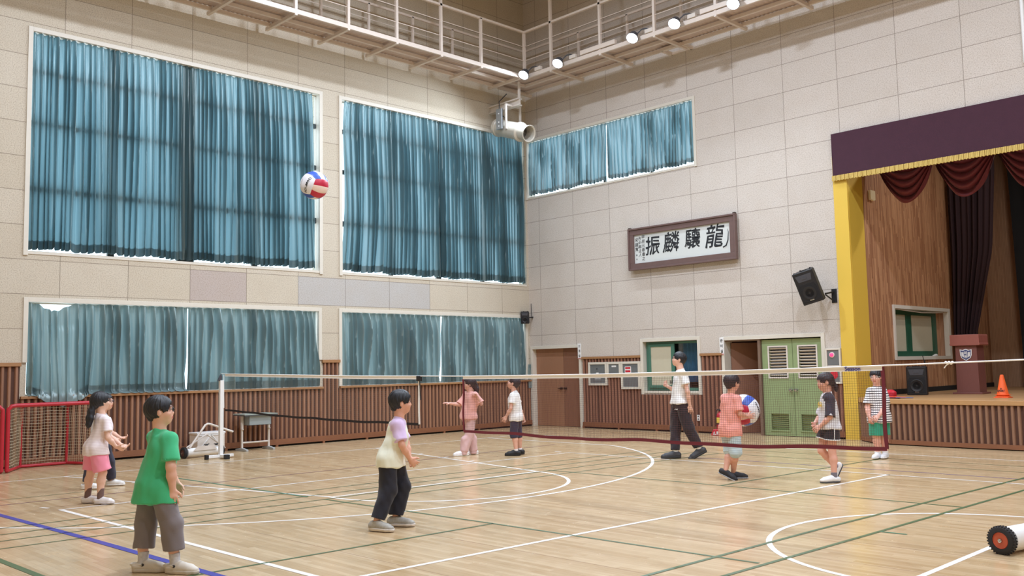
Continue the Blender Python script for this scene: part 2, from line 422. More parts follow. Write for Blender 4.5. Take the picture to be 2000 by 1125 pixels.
# ribbed wainscot: one strip of ribs per stretch of wall
def ribs(mb, fixed, axis, a0, a1, z0, z1, sign, pitch=.104, depth=.034):
    """axis 'y': left wall (x = fixed, ribs along y); axis 'x': stage wall (y = fixed)"""
    prof = [(0, 0), (.16, 0), (.20, .55), (.28, .9), (.38, 1), (.52, 1), (.62, .9), (.70, .55), (.74, 0), (1, 0)]
    n = max(1, int(round((a1 - a0) / pitch))); p = (a1 - a0) / n
    rnd = random.Random(int(abs(a0) * 100) + 3)
    ln = []
    for i in range(n):
        wv = rnd.uniform(-.05, .05)
        for t, d in prof[:-1]: ln.append((a0 + (i + t + (wv if 0 < t < 1 else 0)) * p, d * depth))
    ln.append((a1, 0))
    k = len(mb.v)
    for a, d in ln:
        for z in (z0, z1): mb.v.append((fixed + sign * d, a, z) if axis == 'y' else (a, fixed + sign * d, z))
    for i in range(len(ln) - 1):
        dd = ln[i][1] + ln[i + 1][1]
        mb.f.append((k + 2 * i, k + 2 * i + 2, k + 2 * i + 3, k + 2 * i + 1)); mb.mi.append(1 if dd == 0 else 0)
def wains(name, axis, segs, sign, mats):
    mb = MB()
    for a0, a1, z0, z1 in segs: ribs(mb, .006 * sign, axis, a0, a1, z0, z1, sign)
    return struct(mb.build(name, mats, smooth=25))
wains('trim_1', 'y', [(-16.5, -12.40, .14, 1.72), (-12.40, -6.38, .14, 1.16), (-6.38, -5.98, .14, 1.72), (-5.98, -.02, .14, 1.16)], 1, [M['rib'], M['groove']])
wains('trim_2', 'x', [(1.84, 3.66, .14, 1.70), (3.66, 5.36, .14, .84), (5.36, 5.90, .14, 1.70), (8.33, 8.66, .14, 1.08)], -1, [M['ribR'], M['groove']])
mb = MB()
mb.box(0, -16.5, 1.71, .06, -12.39, 1.775); mb.box(0, -6.41, 1.71, .06, -5.96, 1.775)
mb.box(0, -12.39, 1.155, .075, -6.40, 1.20); mb.box(0, -5.97, 1.155, .075, -.03, 1.20)
struct(mb.build('trim_3', M['trimwood'], bevel=.004))
mb = MB(); mb.box(1.84, -.06, 1.70, 3.67, 0, 1.755); mb.box(5.35, -.06, 1.70, 5.92, 0, 1.755)
struct(mb.build('trim_4', M['trimwood'], bevel=.004))
def baseb(name, axis, a0, a1, sign):
    mb = MB(); mb.cur = 0
    B = lambda p, q, d0, d1, z0, z1: mb.box(sign * d0, p, z0, sign * d1, q, z1) if axis == 'y' else mb.box(p, sign * d0, z0, q, sign * d1, z1)
    B(a0, a1, 0, .055, .055, .15); B(a0, a1, 0, .07, .04, .058)
    a = a0
    while a < a1: B(a, min(a + .05, a1), 0, .069, 0, .04); a += 1.12
    mb.cur = 1; B(a0, a1, 0, .02, 0, .05)
    return struct(mb.build(name, [M['base'], M['dark']]))
baseb('baseboard_left', 'y', -16.5, -.02, 1); baseb('baseboard_right', 'x', 1.84, 5.90, -1); baseb('baseboard_door', 'x', 8.33, 8.66, -1)

# ------------------------------------------------------------------ windows (frames, transoms, panes)
def window(name, wall, a0, a1, z0, z1, verts, trans, fw=.07, low=None, depth=.2, fm='white_frame', label=None):
    """casing round the hole, dark aluminium grid and panes in it. wall 'L' -> plane x, 'R' -> plane y"""
    def B(mb, p, q, d0, d1, c, d): mb.box(-d1, p, c, -d0, q, d) if wall == 'L' else mb.box(p, d0, c, q, d1, d)
    mb = MB(); zb = low if low else z0 - fw
    B(mb, a0 - fw, a0 + .008, -.025, depth, zb, z1 + fw); B(mb, a1 - .008, a1 + fw, -.025, depth, zb, z1 + fw) if a1 < -.1 or wall == 'R' else None
    B(mb, a0 + .008, a1 - .008 if a1 < -.1 or wall == 'R' else a1, -.025, depth, z1 - .008, z1 + fw)
    if not low: B(mb, a0 + .008, a1 - .008, -.012, depth, z0 - .045, z0 + .006)
    else: B(mb, a0 + .008, a1 - .008, .0, depth, z0 - .04, z0 + .006)
    o = struct(mb.build(name, M[fm], bevel=.003), label)
    g = MB()
    for c, wd in verts: B(g, c - wd / 2, c + wd / 2, .13, .19, z0, z1)
    for c, ht in trans: B(g, a0, a1, .13, .19, c - ht / 2, c + ht / 2)
    e = MB(); B(e, a0, a0 + .015, .13, .19, z0, z1); B(e, a1 - .015, a1, .13, .19, z0, z1); B(e, a0, a1, .13, .19, z1 - .03, z1); B(e, a0, a1, .13, .19, z0, z0 + .03); e.build('sash_edge', M['white_frame'], o)
    g.build('window_frame', M['alu'], o)
    p = MB(); B(p, a0, a1, .155, .162, z0, z1); p.build('pane', M['glass'], o)
    return o
TR = [(6.93, .10), (6.0, .10), (4.82, .12)]
window('window_1', 'L', *W1, [(-10.86, .12), (-9.42, .34), (-7.93, .12)], TR)
window('window_2', 'L', *W2, [(-4.42, .10), (-2.98, .14), (-1.52, .10)], TR)
window('window_3', 'L', *W3, [(-10.86, .05), (-9.62, .06), (-7.93, .05)], [], low=1.775)
window('window_4', 'L', *W4, [(-4.42, .05), (-2.80, .05), (-1.5, .05)], [], low=1.20)
window('window_5', 'R', *W5, [(1.38, .05), (2.60, .05), (4.05, .05)], [], fw=.06)

# ------------------------------------------------------------------ curtains
def curtain(label, wall, e0, e1, z0, z1, n, seed, m, off=.06, amp=.062, hem=.16, mod=None, group=None, nx=None, sag=.03, topamp=.5):
    rg = np.random.default_rng(seed); nx = nx or n * 16; nz = 34
    u = np.linspace(0, 1, nx)[:, None]; v = np.linspace(0, 1, nz)[None, :]
    knots = np.cumsum(rg.uniform(.55, 1.6, n + 1)); knots = (knots - knots[0]) / (knots[-1] - knots[0])
    phase = np.interp(u[:, 0], knots, np.arange(n + 1))[:, None]
    drift = .18 * np.sin(2 * PI * (u * 2.3 + rg.uniform()) + 2.2 * v) + .12 * np.sin(2 * PI * (u * 7 + rg.uniform()) - 3 * v)
    ph = phase + drift * (1 - v)
    k = np.floor(phase).astype(int).clip(0, n); am = rg.uniform(.5, 1.35, n + 2)[k]
    s = np.sin(2 * PI * ph); pk = (.5 + .5 * np.sin(2 * PI * ph)) ** 5; fold = (1.9 * pk - .55) * am + .22 * s
    fold2 = .28 * np.sin(2 * PI * 2.0 * ph + 1.3 + 2 * v) * (1 - v) ** .5 + .3 * np.sin(2 * PI * 3 * phase) * np.exp(-(1 - v) * 9)
    A = amp * (topamp + (1 - topamp) * np.clip((1 - v) * 4, 0, 1)) * (1 + .25 * np.sin(2 * PI * u * 3 + 5 * v))
    D = off + A * (fold + fold2)
    e0v = np.array([e0(x) for x in v[0]])[None, :]; e1v = np.array([e1(x) for x in v[0]])[None, :]
    a = e0v + (e1v - e0v) * u + .012 * np.sin(2 * PI * ph * 2 + 1) * (1 - v)
    zb = z0 + sag * (.5 + .5 * np.sin(2 * PI * u * 3.3 + seed)) + .014 * fold
    z = zb + (z1 - zb) * v - .012 * (1 - np.cos(2 * PI * phase)) * np.exp(-(1 - v) * 14)
    if mod: a, z, D = mod(u, v, a, z, D)
    def P(D, a, z): return np.stack([D, a, z], -1) if wall == 'L' else np.stack([a, -D, z], -1)
    mb = MB(); mb.grid(P(D, a, z))
    jh = int(nz * hem / (z1 - z0)) + 2     # doubled cloth of the hem
    Dh = np.array([np.interp(np.linspace(0, hem / (z1 - z0), jh), v[0], D[i]) for i in range(nx)]); ah = np.array([np.interp(np.linspace(0, hem / (z1 - z0), jh), v[0], a[i]) for i in range(nx)])
    zh = np.array([np.interp(np.linspace(0, hem / (z1 - z0), jh), v[0], z[i]) for i in range(nx)])
    mb.grid(P(Dh - .006, ah, zh))
    o = mb.build('curtain', m, smooth=80)
    return tag(o, label, 'curtain', group)
C_ = lambda x: (lambda v: x)
G = 'teal curtains over the high windows'
off = -.048
curtain('tall teal curtain covering the left half of the largest upper left window', 'L', lambda v: -12.30, lambda v: -9.41, 3.74, 7.625, 26, 11, M['curt'], off, group=G)
curtain('tall teal curtain on the right half of the largest upper window, behind the flying ball', 'L', lambda v: -9.40, lambda v: -6.60 + .10 * (1 - v) ** .7, 3.74, 7.625, 25, 12, M['curt'], off, group=G)
curtain('tall teal curtain left half of second upper window, edge pulled away from the frame', 'L', lambda v: -5.70 - .14 * (1 - v) ** .6 + (.06 * math.sin(v * 5)), lambda v: -3.0, 3.74, 7.625, 23, 13, M['curt'], off, group=G)
curtain('tall teal curtain ending at the room corner beneath the round fan', 'L', lambda v: -2.985, lambda v: -.09, 3.74, 7.625, 27, 14, M['curt'], off, group=G)
G = 'teal curtains over the low windows'
def sagmod(u, v, a, z, D):
    q = np.clip(1 - np.abs(a + 11.86) / .36, 0, 1); q = q * q * (3 - 2 * q)
    z = z - .13 * q * v ** 6
    low = np.clip(1 - np.abs(a + 11.72) / .42, 0, 1) ** .6
    z = z - .20 * low * (1 - v) ** 2
    D = D * (1 - .6 * low) + .12 * low * np.clip(1.3 - v, 0, 1) * (v < .75) * (1 - v)
    D = np.maximum(D, np.where(z < 1.22, .095, -1))
    return a, z, D
curtain('low teal curtain sagging at its top left corner, hem hanging above the goal', 'L', lambda v: -12.28, lambda v: -9.415 - .006 * (1 - v), 1.20, 2.82, 19, 21, M['curt_low'], -.035, .088, group=G, mod=sagmod, sag=.008)
curtain('low teal curtain right of the bright gap, behind the white net post', 'L', lambda v: -9.395 - .025 * (1 - v) ** 1.2, lambda v: -6.52 + .03 * (1 - v), 1.20, 2.82, 18, 22, M['curt_low'], -.04, .092, sag=.008, group=G)
curtain('low teal curtain left half of the window beside the corner', 'L', lambda v: -5.87, lambda v: -3.02, 1.20, 2.82, 17, 23, M['curt_low'], -.04, .092, sag=.008, group=G)
curtain('low teal curtain ending at the room corner below the small speaker', 'L', lambda v: -2.97 - .045 * min(1, (1 - v) * 4), lambda v: -.19, 1.20, 2.82, 21, 24, M['curt_low'], -.04, .078, sag=.008, group=G)
G = 'teal curtains on the short high window of the stage wall'
curtain('short teal curtain on the stage wall touching the room corner', 'R', lambda v: .06, lambda v: 2.765 - .03 * (1 - v), 6.09, 7.545, 24, 31, M['curt'], -.05, .035, .10, group=G)
curtain('short teal curtain on the stage wall, farther from the room corner', 'R', lambda v: 2.785 + .03 * (1 - v), lambda v: 5.32, 6.09, 7.545, 22, 32, M['curt'], -.05, .035, .10, group=G)
# the tied-back scrap of curtain beside the wooden door
mb = MB(); t = np.linspace(0, 1, 16); P = np.array([[[.05 + .02 * math.sin(6 * s + 9 * q), -.10 + .09 * q * (1 - .4 * s), .98 + .62 * s] for s in t] for q in np.linspace(-.6, .9, 12)])
tag(mb.grid(P).build('curtain', M['curt_low'], smooth=80), 'narrow bunched end of teal curtain hanging beside the wooden double door frame', 'curtain')

# ------------------------------------------------------------------ doors on the stage wall
def casing(name, a0, a1, z1, fw=.07, dep=.2, label=None):
    mb = MB(); mb.box(a0 - fw, -.03, 0, a0 + .008, dep, z1 + fw); mb.box(a1 - .008, -.03, 0, a1 + fw, dep, z1 + fw); mb.box(a0 + .008, -.03, z1 - .008, a1 - .008, dep, z1 + fw)
    return struct(mb.build(name, M['white_frame'], bevel=.003), label)
d = casing('door_1', .10, 1.74, 2.0, label='white door frame beside the room corner')
mb = MB(); mb.box(.11, .12, .01, 1.07, .17, 1.99); l1 = mb.build('door_leaf', M['door_wood'], d, bevel=.003)
mb = MB(); mb.box(1.08, .12, .01, 1.73, .17, 1.99); l2 = mb.build('door_leaf', M['door_wood2'], d, bevel=.003)
for l, x, s in ((l1, 1.01, -1), (l2, 1.15, 1)):
    mb = MB(); mb.lathe([(.03, 0), (.03, .012), (.012, .015), (.012, .05), (.028, .06), (.03, .075), (.0, .085)], (x, .12, .97), (0, -1, 0), 20); mb.bar((x, .075, .97), (x + s * -.0 + (-.11 if s < 0 else .0), .075, .97), .018, .018)
    mb.build('handle', M['bronze'], l, smooth=True)
mb = MB(); mb.box(.1, .17, 0, 1.74, .3, 2.0); mb.build('door_backing', M['dark'], d)
d = casing('door_2', 5.97, 8.24, 2.03, label='white frame round the open doorway and the green doors')
mb = MB(); mb.box(6.78, -.005, 0, 6.84, .2, 2.03); mb.box(5.97, .02, 1.99, 6.8, .1, 2.03); mb.build('mullion', mat('brown_jamb', (120, 98, 84), .5), d)
# lobby beyond the open door
mb = MB(); mb.box(5.6, 2.2, 0, 8.5, 2.3, 2.6); mb.box(5.6, .3, 0, 5.66, 2.3, 2.6); mb.box(6.84, .3, 0, 6.92, 2.3, 2.6); mb.box(5.6, .3, 2.5, 6.9, 2.3, 2.6)
struct(mb.build('wall_lobby', mat('lobby_wall', (96, 62, 50), .7, noise=.1)))
mb = MB(); mb.box(0, 0, .01, .82, .04, 1.97)
o = struct(mb.build('door_3', M['door_wood2'], bevel=.003, loc=(5.99, .22, 0), rot=(0, 0, math.radians(48))), 'brown wooden door standing open inside the doorway')
mb = MB(); mb.lathe([(.03, 0), (.012, .012), (.012, .05), (.028, .06), (.0, .08)], (.75, 0, .97), (0, -1, 0), 16); mb.build('handle', M['chrome'], o, smooth=True)
# green double steel door with louvres
gd = struct(MB().box(6.84, .05, .01, 8.24, .055, .02).build('door_4', M['green_door']), 'pale green double steel door with louvre vents')
for x0, x1, lx, kx in ((6.85, 7.55, (7.02, 7.42), 7.50), (7.56, 8.23, (7.70, 8.08), 7.62)):
    holes = [(lx[0], lx[1], 1.22, 1.84), (lx[0], lx[1], .13, .46)]
    mb = MB(); wall_boxes(mb, x0, x1, .02, 2.0, holes, lambda m_, a, b, c, d_: m_.box(a, .05, c, b, .10, d_))
    lf = mb.build('door_leaf', M['green_door'], gd)
    for (a, b, z0, z1) in holes:
        mb = MB()
        for q in ((a - .03, a, z0 - .03, z1 + .03), (b, b + .03, z0 - .03, z1 + .03), (a, b, z0 - .03, z0), (a, b, z1, z1 + .03)): mb.box(q[0], .035, q[2], q[1], .06, q[3])
        n = int((z1 - z0) / (.062 if z0 > 1 else .04))
        for i in range(n):
            z = z0 + (i + .5) * (z1 - z0) / n; mb.bar((a, .075, z), (b, .075, z), .05 if z0 > 1 else .042, .008, up=(0, .6, .8) if z0 > 1 else (0, .8, .6))
        mb.build('louvre', M['green_door'] if z0 < 1 else M['offwhite'], lf)
    mb = MB(); mb.lathe([(.032, 0), (.03, .008), (.012, .012), (.012, .035), (.03, .045), (.034, .062), (.025, .08), (0, .086)], (kx, .05, .95), (0, -1, 0), 24)
    mb.build('door_knob', M['chrome'], lf, smooth=True)
mb = MB(); mb.box(6.84, .2, 0, 8.24, .3, 2.03); mb.build('door_backing', M['dark'], gd)

# green framed window with the blue curtain behind the teacher
gw = window('window_6', 'R', *GW, [], [], fw=.07, label='white framed window with green sash')
mb = MB(); mb.box(3.83, .102, .93, 5.22, .15, .99); mb.box(3.83, .102, 2.0, 5.22, .15, 2.05); mb.box(3.76, .102, .93, 3.83, .15, 2.05); mb.box(5.22, .102, .93, 5.26, .15, 2.05)
mb.box(3.84, .06, .99, 3.91, .10, 2.0); mb.box(4.49, .06, .99, 4.58, .10, 2.0); mb.box(3.91, .06, .99, 4.49, .10, 1.05); mb.box(3.91, .06, 1.94, 4.49, .1, 2.0)
mb.build('sash', M['green_frame'], gw, bevel=.004)
mb = MB(); mb.box(3.91, .075, 1.05, 4.49, .085, 1.94); mb.build('pane', M['frost'], gw)
mb = MB(); mb.box(3.7, .62, .5, 5.4, .66, 2.4); mb.box(3.64, .3, .5, 3.7, .66, 2.4); mb.box(5.4, .3, .5, 5.46, .66, 2.4); mb.box(3.64, .3, 2.3, 5.46, .66, 2.4); mb.box(3.64, .3, .5, 5.46, .66, .6)
struct(mb.build('wall_booth', mat('booth_wall', (60, 60, 66), .8)))
x_ = np.linspace(4.66, 5.32, 60); P = np.array([[[x, .34 + .03 * math.sin(x * 55), z] for z in np.linspace(1.12, 2.1, 8)] for x in x_])
mb = MB(); mb.grid(P); tag(mb.build('blue_curtain', M['bluecurt'], smooth=80), 'dark blue curtain seen through the green framed window', 'curtain')

# ------------------------------------------------------------------ stage
mb = MB()
mb.box(8.94, 0, .70, 22.5, 7.6, .815)
struct(mb.build('stage_floor', M['stagefloor']), 'wooden stage floor')
pts = [(9.06, -.02), (9.06, -.25), (9.45, -.62), (9.85, -.76), (10.8, -.84), (12.1, -.84), (14, -.84), (22, -.84)]
mb = MB(); poly = pts + [(22, .1), (9.06, .1)]
mb.prism([(x, y) for x, y in poly], (0, 0, .735), (1, 0, 0), (0, 1, 0), (0, 0, .082)); struct(mb.build('stage_nosing', M['nosing'], bevel=.006), 'wooden edge board of the stage')
def ribs_path(mb, pts, z0, z1, pitch=.104, depth=.034, sg=-1):
    prof = [(0, 0), (.16, 0), (.20, .55), (.28, .9), (.38, 1), (.52, 1), (.62, .9), (.70, .55), (.74, 0)]
    P = [Vector((x, y, 0)) for x, y in pts]
    for a, b in zip(P[:-1], P[1:]):
        L = (b - a).length; n = max(1, round(L / pitch)); t = (b - a) / L; nr = Vector((t.y, -t.x, 0)); k = len(mb.v); ln = []
        for i in range(n):
            for q, dd in prof: ln.append(((i + q) / n * L, dd * depth))
        ln.append((L, 0))
        for s, dd in ln:
            p = a + t * s + nr * dd
            mb.v += [(p.x, p.y, z0), (p.x, p.y, z1)]
        for i in range(len(ln) - 1): mb.f.append((k + 2 * i, k + 2 * i + 2, k + 2 * i + 3, k + 2 * i + 1)); mb.mi.append(1 if ln[i][1] + ln[i + 1][1] == 0 else 0)
ip = [(9.07, -.18), (9.48, -.57), (9.88, -.71), (10.8, -.79), (12.1, -.79), (14, -.79), (22, -.79)]
mb = MB(); ribs_path(mb, ip, .08, .735); struct(mb.build('stage_front', [mat('stage_rib', (140, 104, 82), .55, noise=.12, nscale=6), M['groove']], smooth=25), 'ribbed wooden stage front')
mb = MB()
for a, b in zip(ip[:-1], ip[1:]): mb.bar((a[0], a[1] - .03, .055), (b[0], b[1] - .03, .055), .05, .075)
mb.box(9.06, -.2, 0, 22, 0, .7)
struct(mb.build('baseboard_stage', M['base']))
# stage box: side wall, back wall, soffit
SW = (1.75, 4.78, 1.52, 2.68)
mb = MB(); wall_boxes(mb, .63, 7.6, .8, 7.2, [(1.82, 4.70, 1.59, 2.61)], lambda m_, a, b, c, d_: m_.box(8.64, a, c, 8.94, b, d_))
struct(mb.build('wall_stage_side', M['stagewood']))
mb = MB(); mb.box(8.64, 7.4, .8, 22.5, 7.6, 7.2); struct(mb.build('wall_stage_back', M['backwood']))
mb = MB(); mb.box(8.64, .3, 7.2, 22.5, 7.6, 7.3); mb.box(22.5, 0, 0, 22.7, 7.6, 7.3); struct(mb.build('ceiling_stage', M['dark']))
mb = MB(); mb.box(8.94, .63, .815, 8.96, 7.4, .92); struct(mb.build('baseboard_stage_side', M['dark']))
mb = MB(); mb.box(8.66, -.035, 0, 8.945, .0, 5.6); mb.box(8.936, 0, .0, 8.95, .63, 5.6)
struct(mb.build('trim_5', M['yellow']), 'yellow painted stage column')
# window in the stage side wall
mb = MB()
for q in ((1.75, 1.82, 1.52, 2.68), (4.70, 4.78, 1.52, 2.68), (1.82, 4.70, 1.52, 1.597), (1.82, 4.70, 2.603, 2.68), (4.66, 4.70, 1.597, 2.603)): mb.box(8.72 if q[0] != 4.66 else 8.86, q[0], q[2], 8.975, q[1], q[3])
o = struct(mb.build('window_7', M['white_frame'], bevel=.004), 'white framed window in the stage side wall')
mb = MB()
for q in ((1.83, 1.95, 1.59, 2.60), (2.78, 3.04, 1.59, 2.60), (4.20, 4.42, 1.59, 2.60), (1.95, 2.78, 1.595, 1.71), (1.95, 2.78, 2.5, 2.60), (3.04, 4.20, 1.595, 1.71), (3.04, 4.20, 2.5, 2.60)): mb.box(8.74, q[0], q[2], 8.79, q[1], q[3])
mb.build('sash', M['dgreen'], o, bevel=.004)
mb = MB(); mb.box(8.755, 1.9, 1.65, 8.765, 4.25, 2.55); mb.build('pane', M['frost'], o)
mb = MB(); mb.box(8.70, 4.43, 1.6, 8.73, 4.685, 2.6); mb.box(8.66, 4.685, 1.6, 8.858, 4.697, 2.6); mb.build('boarding', M['backwood'], o)
mb = MB(); mb.tube([(8.93, 1.85, 2.60), (8.93, 2.6, 2.575), (8.93, 3.3, 2.555), (8.93, 4.0, 2.57), (8.93, 4.68, 2.60)], .012, 6); tag(mb.build('sagging_cable', M['offwhite'], smooth=True), 'white cable sagging across the top of the stage side window', 'cable')
mb = MB(); mb.ell((8.90, 4.0, 1.615), (.04, .07, .03)); mb.ell((8.91, 3.88, 1.605), (.03, .06, .02)); tag(mb.build('cloth_rag', M['white'], smooth=True), 'crumpled white cloth on the ledge of the stage side window', 'cloth')
mb = MB(); mb.box(8.94, .80, 4.84, 8.99, 1.22, 4.93) if False else mb.prism([(-.11, -.1), (.0, -.1), (.0, -.12), (.11, -.09), (.11, .1), (-.11, .1)], (8.95, 1.0, 4.9), (0, 1, 0), (0, 0, 1), (.05, 0, 0))
tag(mb.build('switch_box', mat('cream_box', (222, 206, 170), .5), bevel=.004), 'small cream box mounted high on the wooden stage side wall', 'box')
# valance, swags, drapes
t = thing('stage_valance', 'long flat maroon valance with a gold fringe across the stage top', 'valance', (8.68, -.05, 6.06))
xs = np.linspace(0, 13.4, 140)
P = np.array([[[x, -.012 * math.sin(x * 2.1) * (1 - z / .0001 if False else 1) * .5 - .02, z] for z in np.linspace(0, -.86, 8)] for x in xs])
mb = MB(); mb.grid(P); mb.box(0, 0, -.86, 13.4, .045, 0); mb.build('cloth', M['maroon'], t, smooth=60)
mb = MB(); xs = np.arange(-.01, 13.4, .03)
for i, x in enumerate(xs): mb.box(x, -.045 - .006 * (i % 3), -.955 - .008 * (i % 2), x + .024, -.02, -.855)
mb.build('fringe', M['gold'], t)
def swag(x0, x1, ztop, drop, y, label, seed):
    rg = np.random.default_rng(seed); nu, nv = 48, 60
    u = np.linspace(0, 1, nu)[:, None]; v = np.linspace(0, 1, nv)[None, :]
    c = 1 - (2 * u - 1) ** 2; prof = c ** .75
    z = ztop - .02 - drop * v * (.12 + .88 * prof) ** 1 * 1.0
    x = x0 + (x1 - x0) * (u + .0) + .06 * (1 - c) * np.sin(2 * u * PI)
    f = np.sin(2 * PI * (5.5 * v + .6 * (u - .5) ** 2 * 4 + .15 * np.sin(5 * u + seed)))
    D = .05 + .07 * f * (.35 + .65 * v) * (.35 + .65 * prof) + .12 * np.sin(PI * v) * prof
    z = z + .02 * np.cos(2 * PI * 5.5 * v) * prof
    P = np.stack([x + 0 * v, y - D, z], -1)
    mb = MB(); mb.grid(P); k = MB()
    return tag(mb.build('swag_drape', M['velvet'], smooth=80), label, 'curtain', 'wine velvet swags under the valance')
swag(9.17, 10.26, 5.55, .88, 1.0, 'wine velvet swag nearest the yellow column', 1)
swag(10.27, 11.40, 5.55, .92, 1.0, 'full wine velvet swag second from the yellow column', 2)
swag(11.41, 12.60, 5.55, .93, 1.0, 'wine velvet swag third from the column, cut by the photo edge', 3)
def drape(label, pts_l, pts_r, y, z0, z1, m, seed, amp=.06):
    zs = np.linspace(z0, z1, 30); L = np.interp(zs, [p[1] for p in pts_l], [p[0] for p in pts_l]); R = np.interp(zs, [p[1] for p in pts_r], [p[0] for p in pts_r])
    us = np.linspace(0, 1, 90); P = np.array([[[L[j] + (R[j] - L[j]) * u, y + amp * math.sin(u * 50 + seed) * (.6 + .4 * math.sin(u * 13)), zs[j]] for j in range(30)] for u in us])
    mb = MB(); mb.grid(P); return tag(mb.build('stage_drape', m, smooth=80), label, 'curtain', 'dark stage drapes')
drape('dark wine stage drape gathered in behind the lectern', [(9.12, .82), (8.98, 2.0), (9.02, 4), (9.02, 7.2)], [(9.52, .82), (9.50, 2.1), (9.93, 4.0), (10.08, 5.8), (10.1, 7.2)], 4.9, .82, 7.2, M['black_drape'], 1)
drape('black stage drape hanging at the far right edge of the photo', [(9.93, .82), (9.9, 3), (9.85, 5.5), (9.8, 7.2)], [(14, .82), (14, 7.2)], 6.6, .82, 7.2, M['black_cloth'], 5)

# lectern with the school shield
t = thing('lectern', 'tall brown wooden lectern with a blue shield emblem on the stage', 'lectern', (10.225, 2.3, .815))
mb = MB(); mb.prism([(-.22, .03), (.22, .03), (.205, .97), (-.205, .97)], (0, -.18, 0), (1, 0, 0), (0, 0, 1), (0, .4, 0)); mb.build('body', M['podium'], t, bevel=.008)
mb = MB(); mb.box(-.29, -.22, 0, .28, .26, .035); mb.build('base', M['podium'], t, bevel=.006)
mb = MB(); mb.prism([(-.28, .97), (.28, .97), (.29, 1.0), (.28, 1.02), (.28, 1.17), (.27, 1.19), (-.27, 1.19), (-.28, 1.17), (-.28, 1.02), (-.29, 1.0)], (0, -.24, 0), (1, 0, 0), (0, 0, 1), (0, .5, 0)); mb.build('top', M['podium2'], t, bevel=.006)
sh = [(-.115, .115), (-.06, .10), (0, .125), (.06, .10), (.115, .115), (.11, .0), (.085, -.06), (0, -.115), (-.085, -.06), (-.11, 0)]
mb = MB(); mb.prism(sh, (0, -.185, .78), (1, 0, 0), (0, 0, 1), (0, -.008, 0)); e = mb.build('emblem', M['white'], t)
mb = MB(); mb.prism([(x * .86, y * .86) for x, y in sh], (0, -.193, .78), (1, 0, 0), (0, 0, 1), (0, -.004, 0)); mb.build('shield_field', M['emblem_blue'], e)
mb = MB()
for s in (-1, 1):
    mb = MB()
    for k in range(3): mb.prism([(s * (.03 + .018 * k), -.05 + .012 * k), (s * (.045 + .018 * k), -.045 + .012 * k), (s * (.055 + .016 * k), .06), (s * (.043 + .016 * k), .06)], (0, -.198, .78), (1, 0, 0), (0, 0, 1), (0, -.003, 0))
    mb.build('wing', M['white'], e)
text_obj('emblem_letters', '미', .075, M['white'], e, (0, -.2015, .815), (PI / 2, 0, 0), ext=.001, offset=.002); text_obj('emblem_letters', '원', .065, M['white'], e, (0, -.2015, .745), (PI / 2, 0, 0), ext=.001, offset=.002)

def pa_speaker(name, label, wdt, hgt, dep, loc, rot, cat='speaker', group=None, strip=True):
    t = thing(name, label, cat, loc, group=group); t.rotation_euler = rot
    w2 = wdt / 2
    mb = MB(); mb.prism([(-w2, 0), (w2, 0), (w2, dep * .45), (w2 * .68, dep), (-w2 * .68, dep), (-w2, dep * .45)], (0, 0, 0), (1, 0, 0), (0, 1, 0), (0, 0, hgt)); mb.build('cabinet', M['black'], t, bevel=.018, seg=3)
    mb = MB(); mb.prism([(-w2 * .86, hgt * .07), (w2 * .86, hgt * .07), (w2 * .88, hgt * .5), (w2 * .7, hgt * .62), (-w2 * .7, hgt * .62), (-w2 * .88, hgt * .5)], (0, -.006, 0), (1, 0, 0), (0, 0, 1), (0, .01, 0)); mb.build('grille', M['grille'], t, bevel=.006)
    mb = MB(); mb.prism([(-w2 * .62, hgt * .70), (w2 * .62, hgt * .70), (w2 * .78, hgt * .90), (-w2 * .78, hgt * .90)], (0, -.004, 0), (1, 0, 0), (0, 0, 1), (0, .006, 0)); mb.prism([(-w2 * .25, hgt * .76), (w2 * .25, hgt * .76), (w2 * .25, hgt * .85), (-w2 * .25, hgt * .85)], (0, -.01, 0), (1, 0, 0), (0, 0, 1), (0, .008, 0)); mb.build('horn', M['dgrey'], t, bevel=.004)
    mb = MB(); mb.lathe([(w2 * .62, 0), (w2 * .66, .006), (w2 * .6, .01), (w2 * .5, .002), (w2 * .2, -.004), (0, .004)], (0, -.006, hgt * .33), (0, -1, 0), 28); mb.build('cone', M['black'], t, smooth=True)
    for sx, sy in ((-1, .12), (1, .12), (-.6, .8), (.6, .8)): MB().lathe([(.018, 0), (.016, .014), (0, .014)], (sx * w2 * .8, dep * sy, hgt), (0, 0, 1), 12).build('foot', M['black'], t, smooth=True)
    MB().box(-w2 * .3, dep * .3, hgt, w2 * .3, dep * .42, hgt + .012).build('handle', M['black'], t)
    mb = MB(); mb.box(-w2 * .2, -.012, hgt * .10, w2 * .2, -.006, hgt * .125); mb.build('badge', M['chrome'], t)
    return t
pa_speaker('floor_speaker', 'black portable loudspeaker standing on the stage floor', .38, .57, .33, (9.52, 1.36, .815), (0, 0, math.radians(14)))
mb = MB(); mb.tube([(9.62, 1.62, 1.30), (9.61, 1.60, 1.42), (9.58, 1.58, 1.60)], .008, 6); mb.tube([(9.61, 1.6, 1.42), (9.61, 1.6, 1.52)], .012, 6)
tag(mb.build('microphone_cable', M['black'], smooth=True), 'thin black cable rising from the stage loudspeaker', 'cable')
t = pa_speaker('wall_speaker', 'large black loudspeaker tilted downward on wall left of yellow column', .42, .66, .33, (8.20, -.60, 2.68), (0, 0, 0))
Rm = Matrix.Rotation(math.radians(8), 4, 'Z') @ Matrix.Rotation(math.radians(-14), 4, 'Y') @ Matrix.Rotation(math.radians(16), 4, 'X'); t.matrix_world = Matrix.Translation((8.37, -.50, 2.67)) @ Rm
t = thing('speaker_bracket', 'black steel wall bracket holding the tilted loudspeaker', 'bracket', (8.55, 0, 2.8))
mb = MB(); mb.box(-.05, -.012, -.12, .06, 0, .16); mb.build('plate', M['black'], t, bevel=.003)
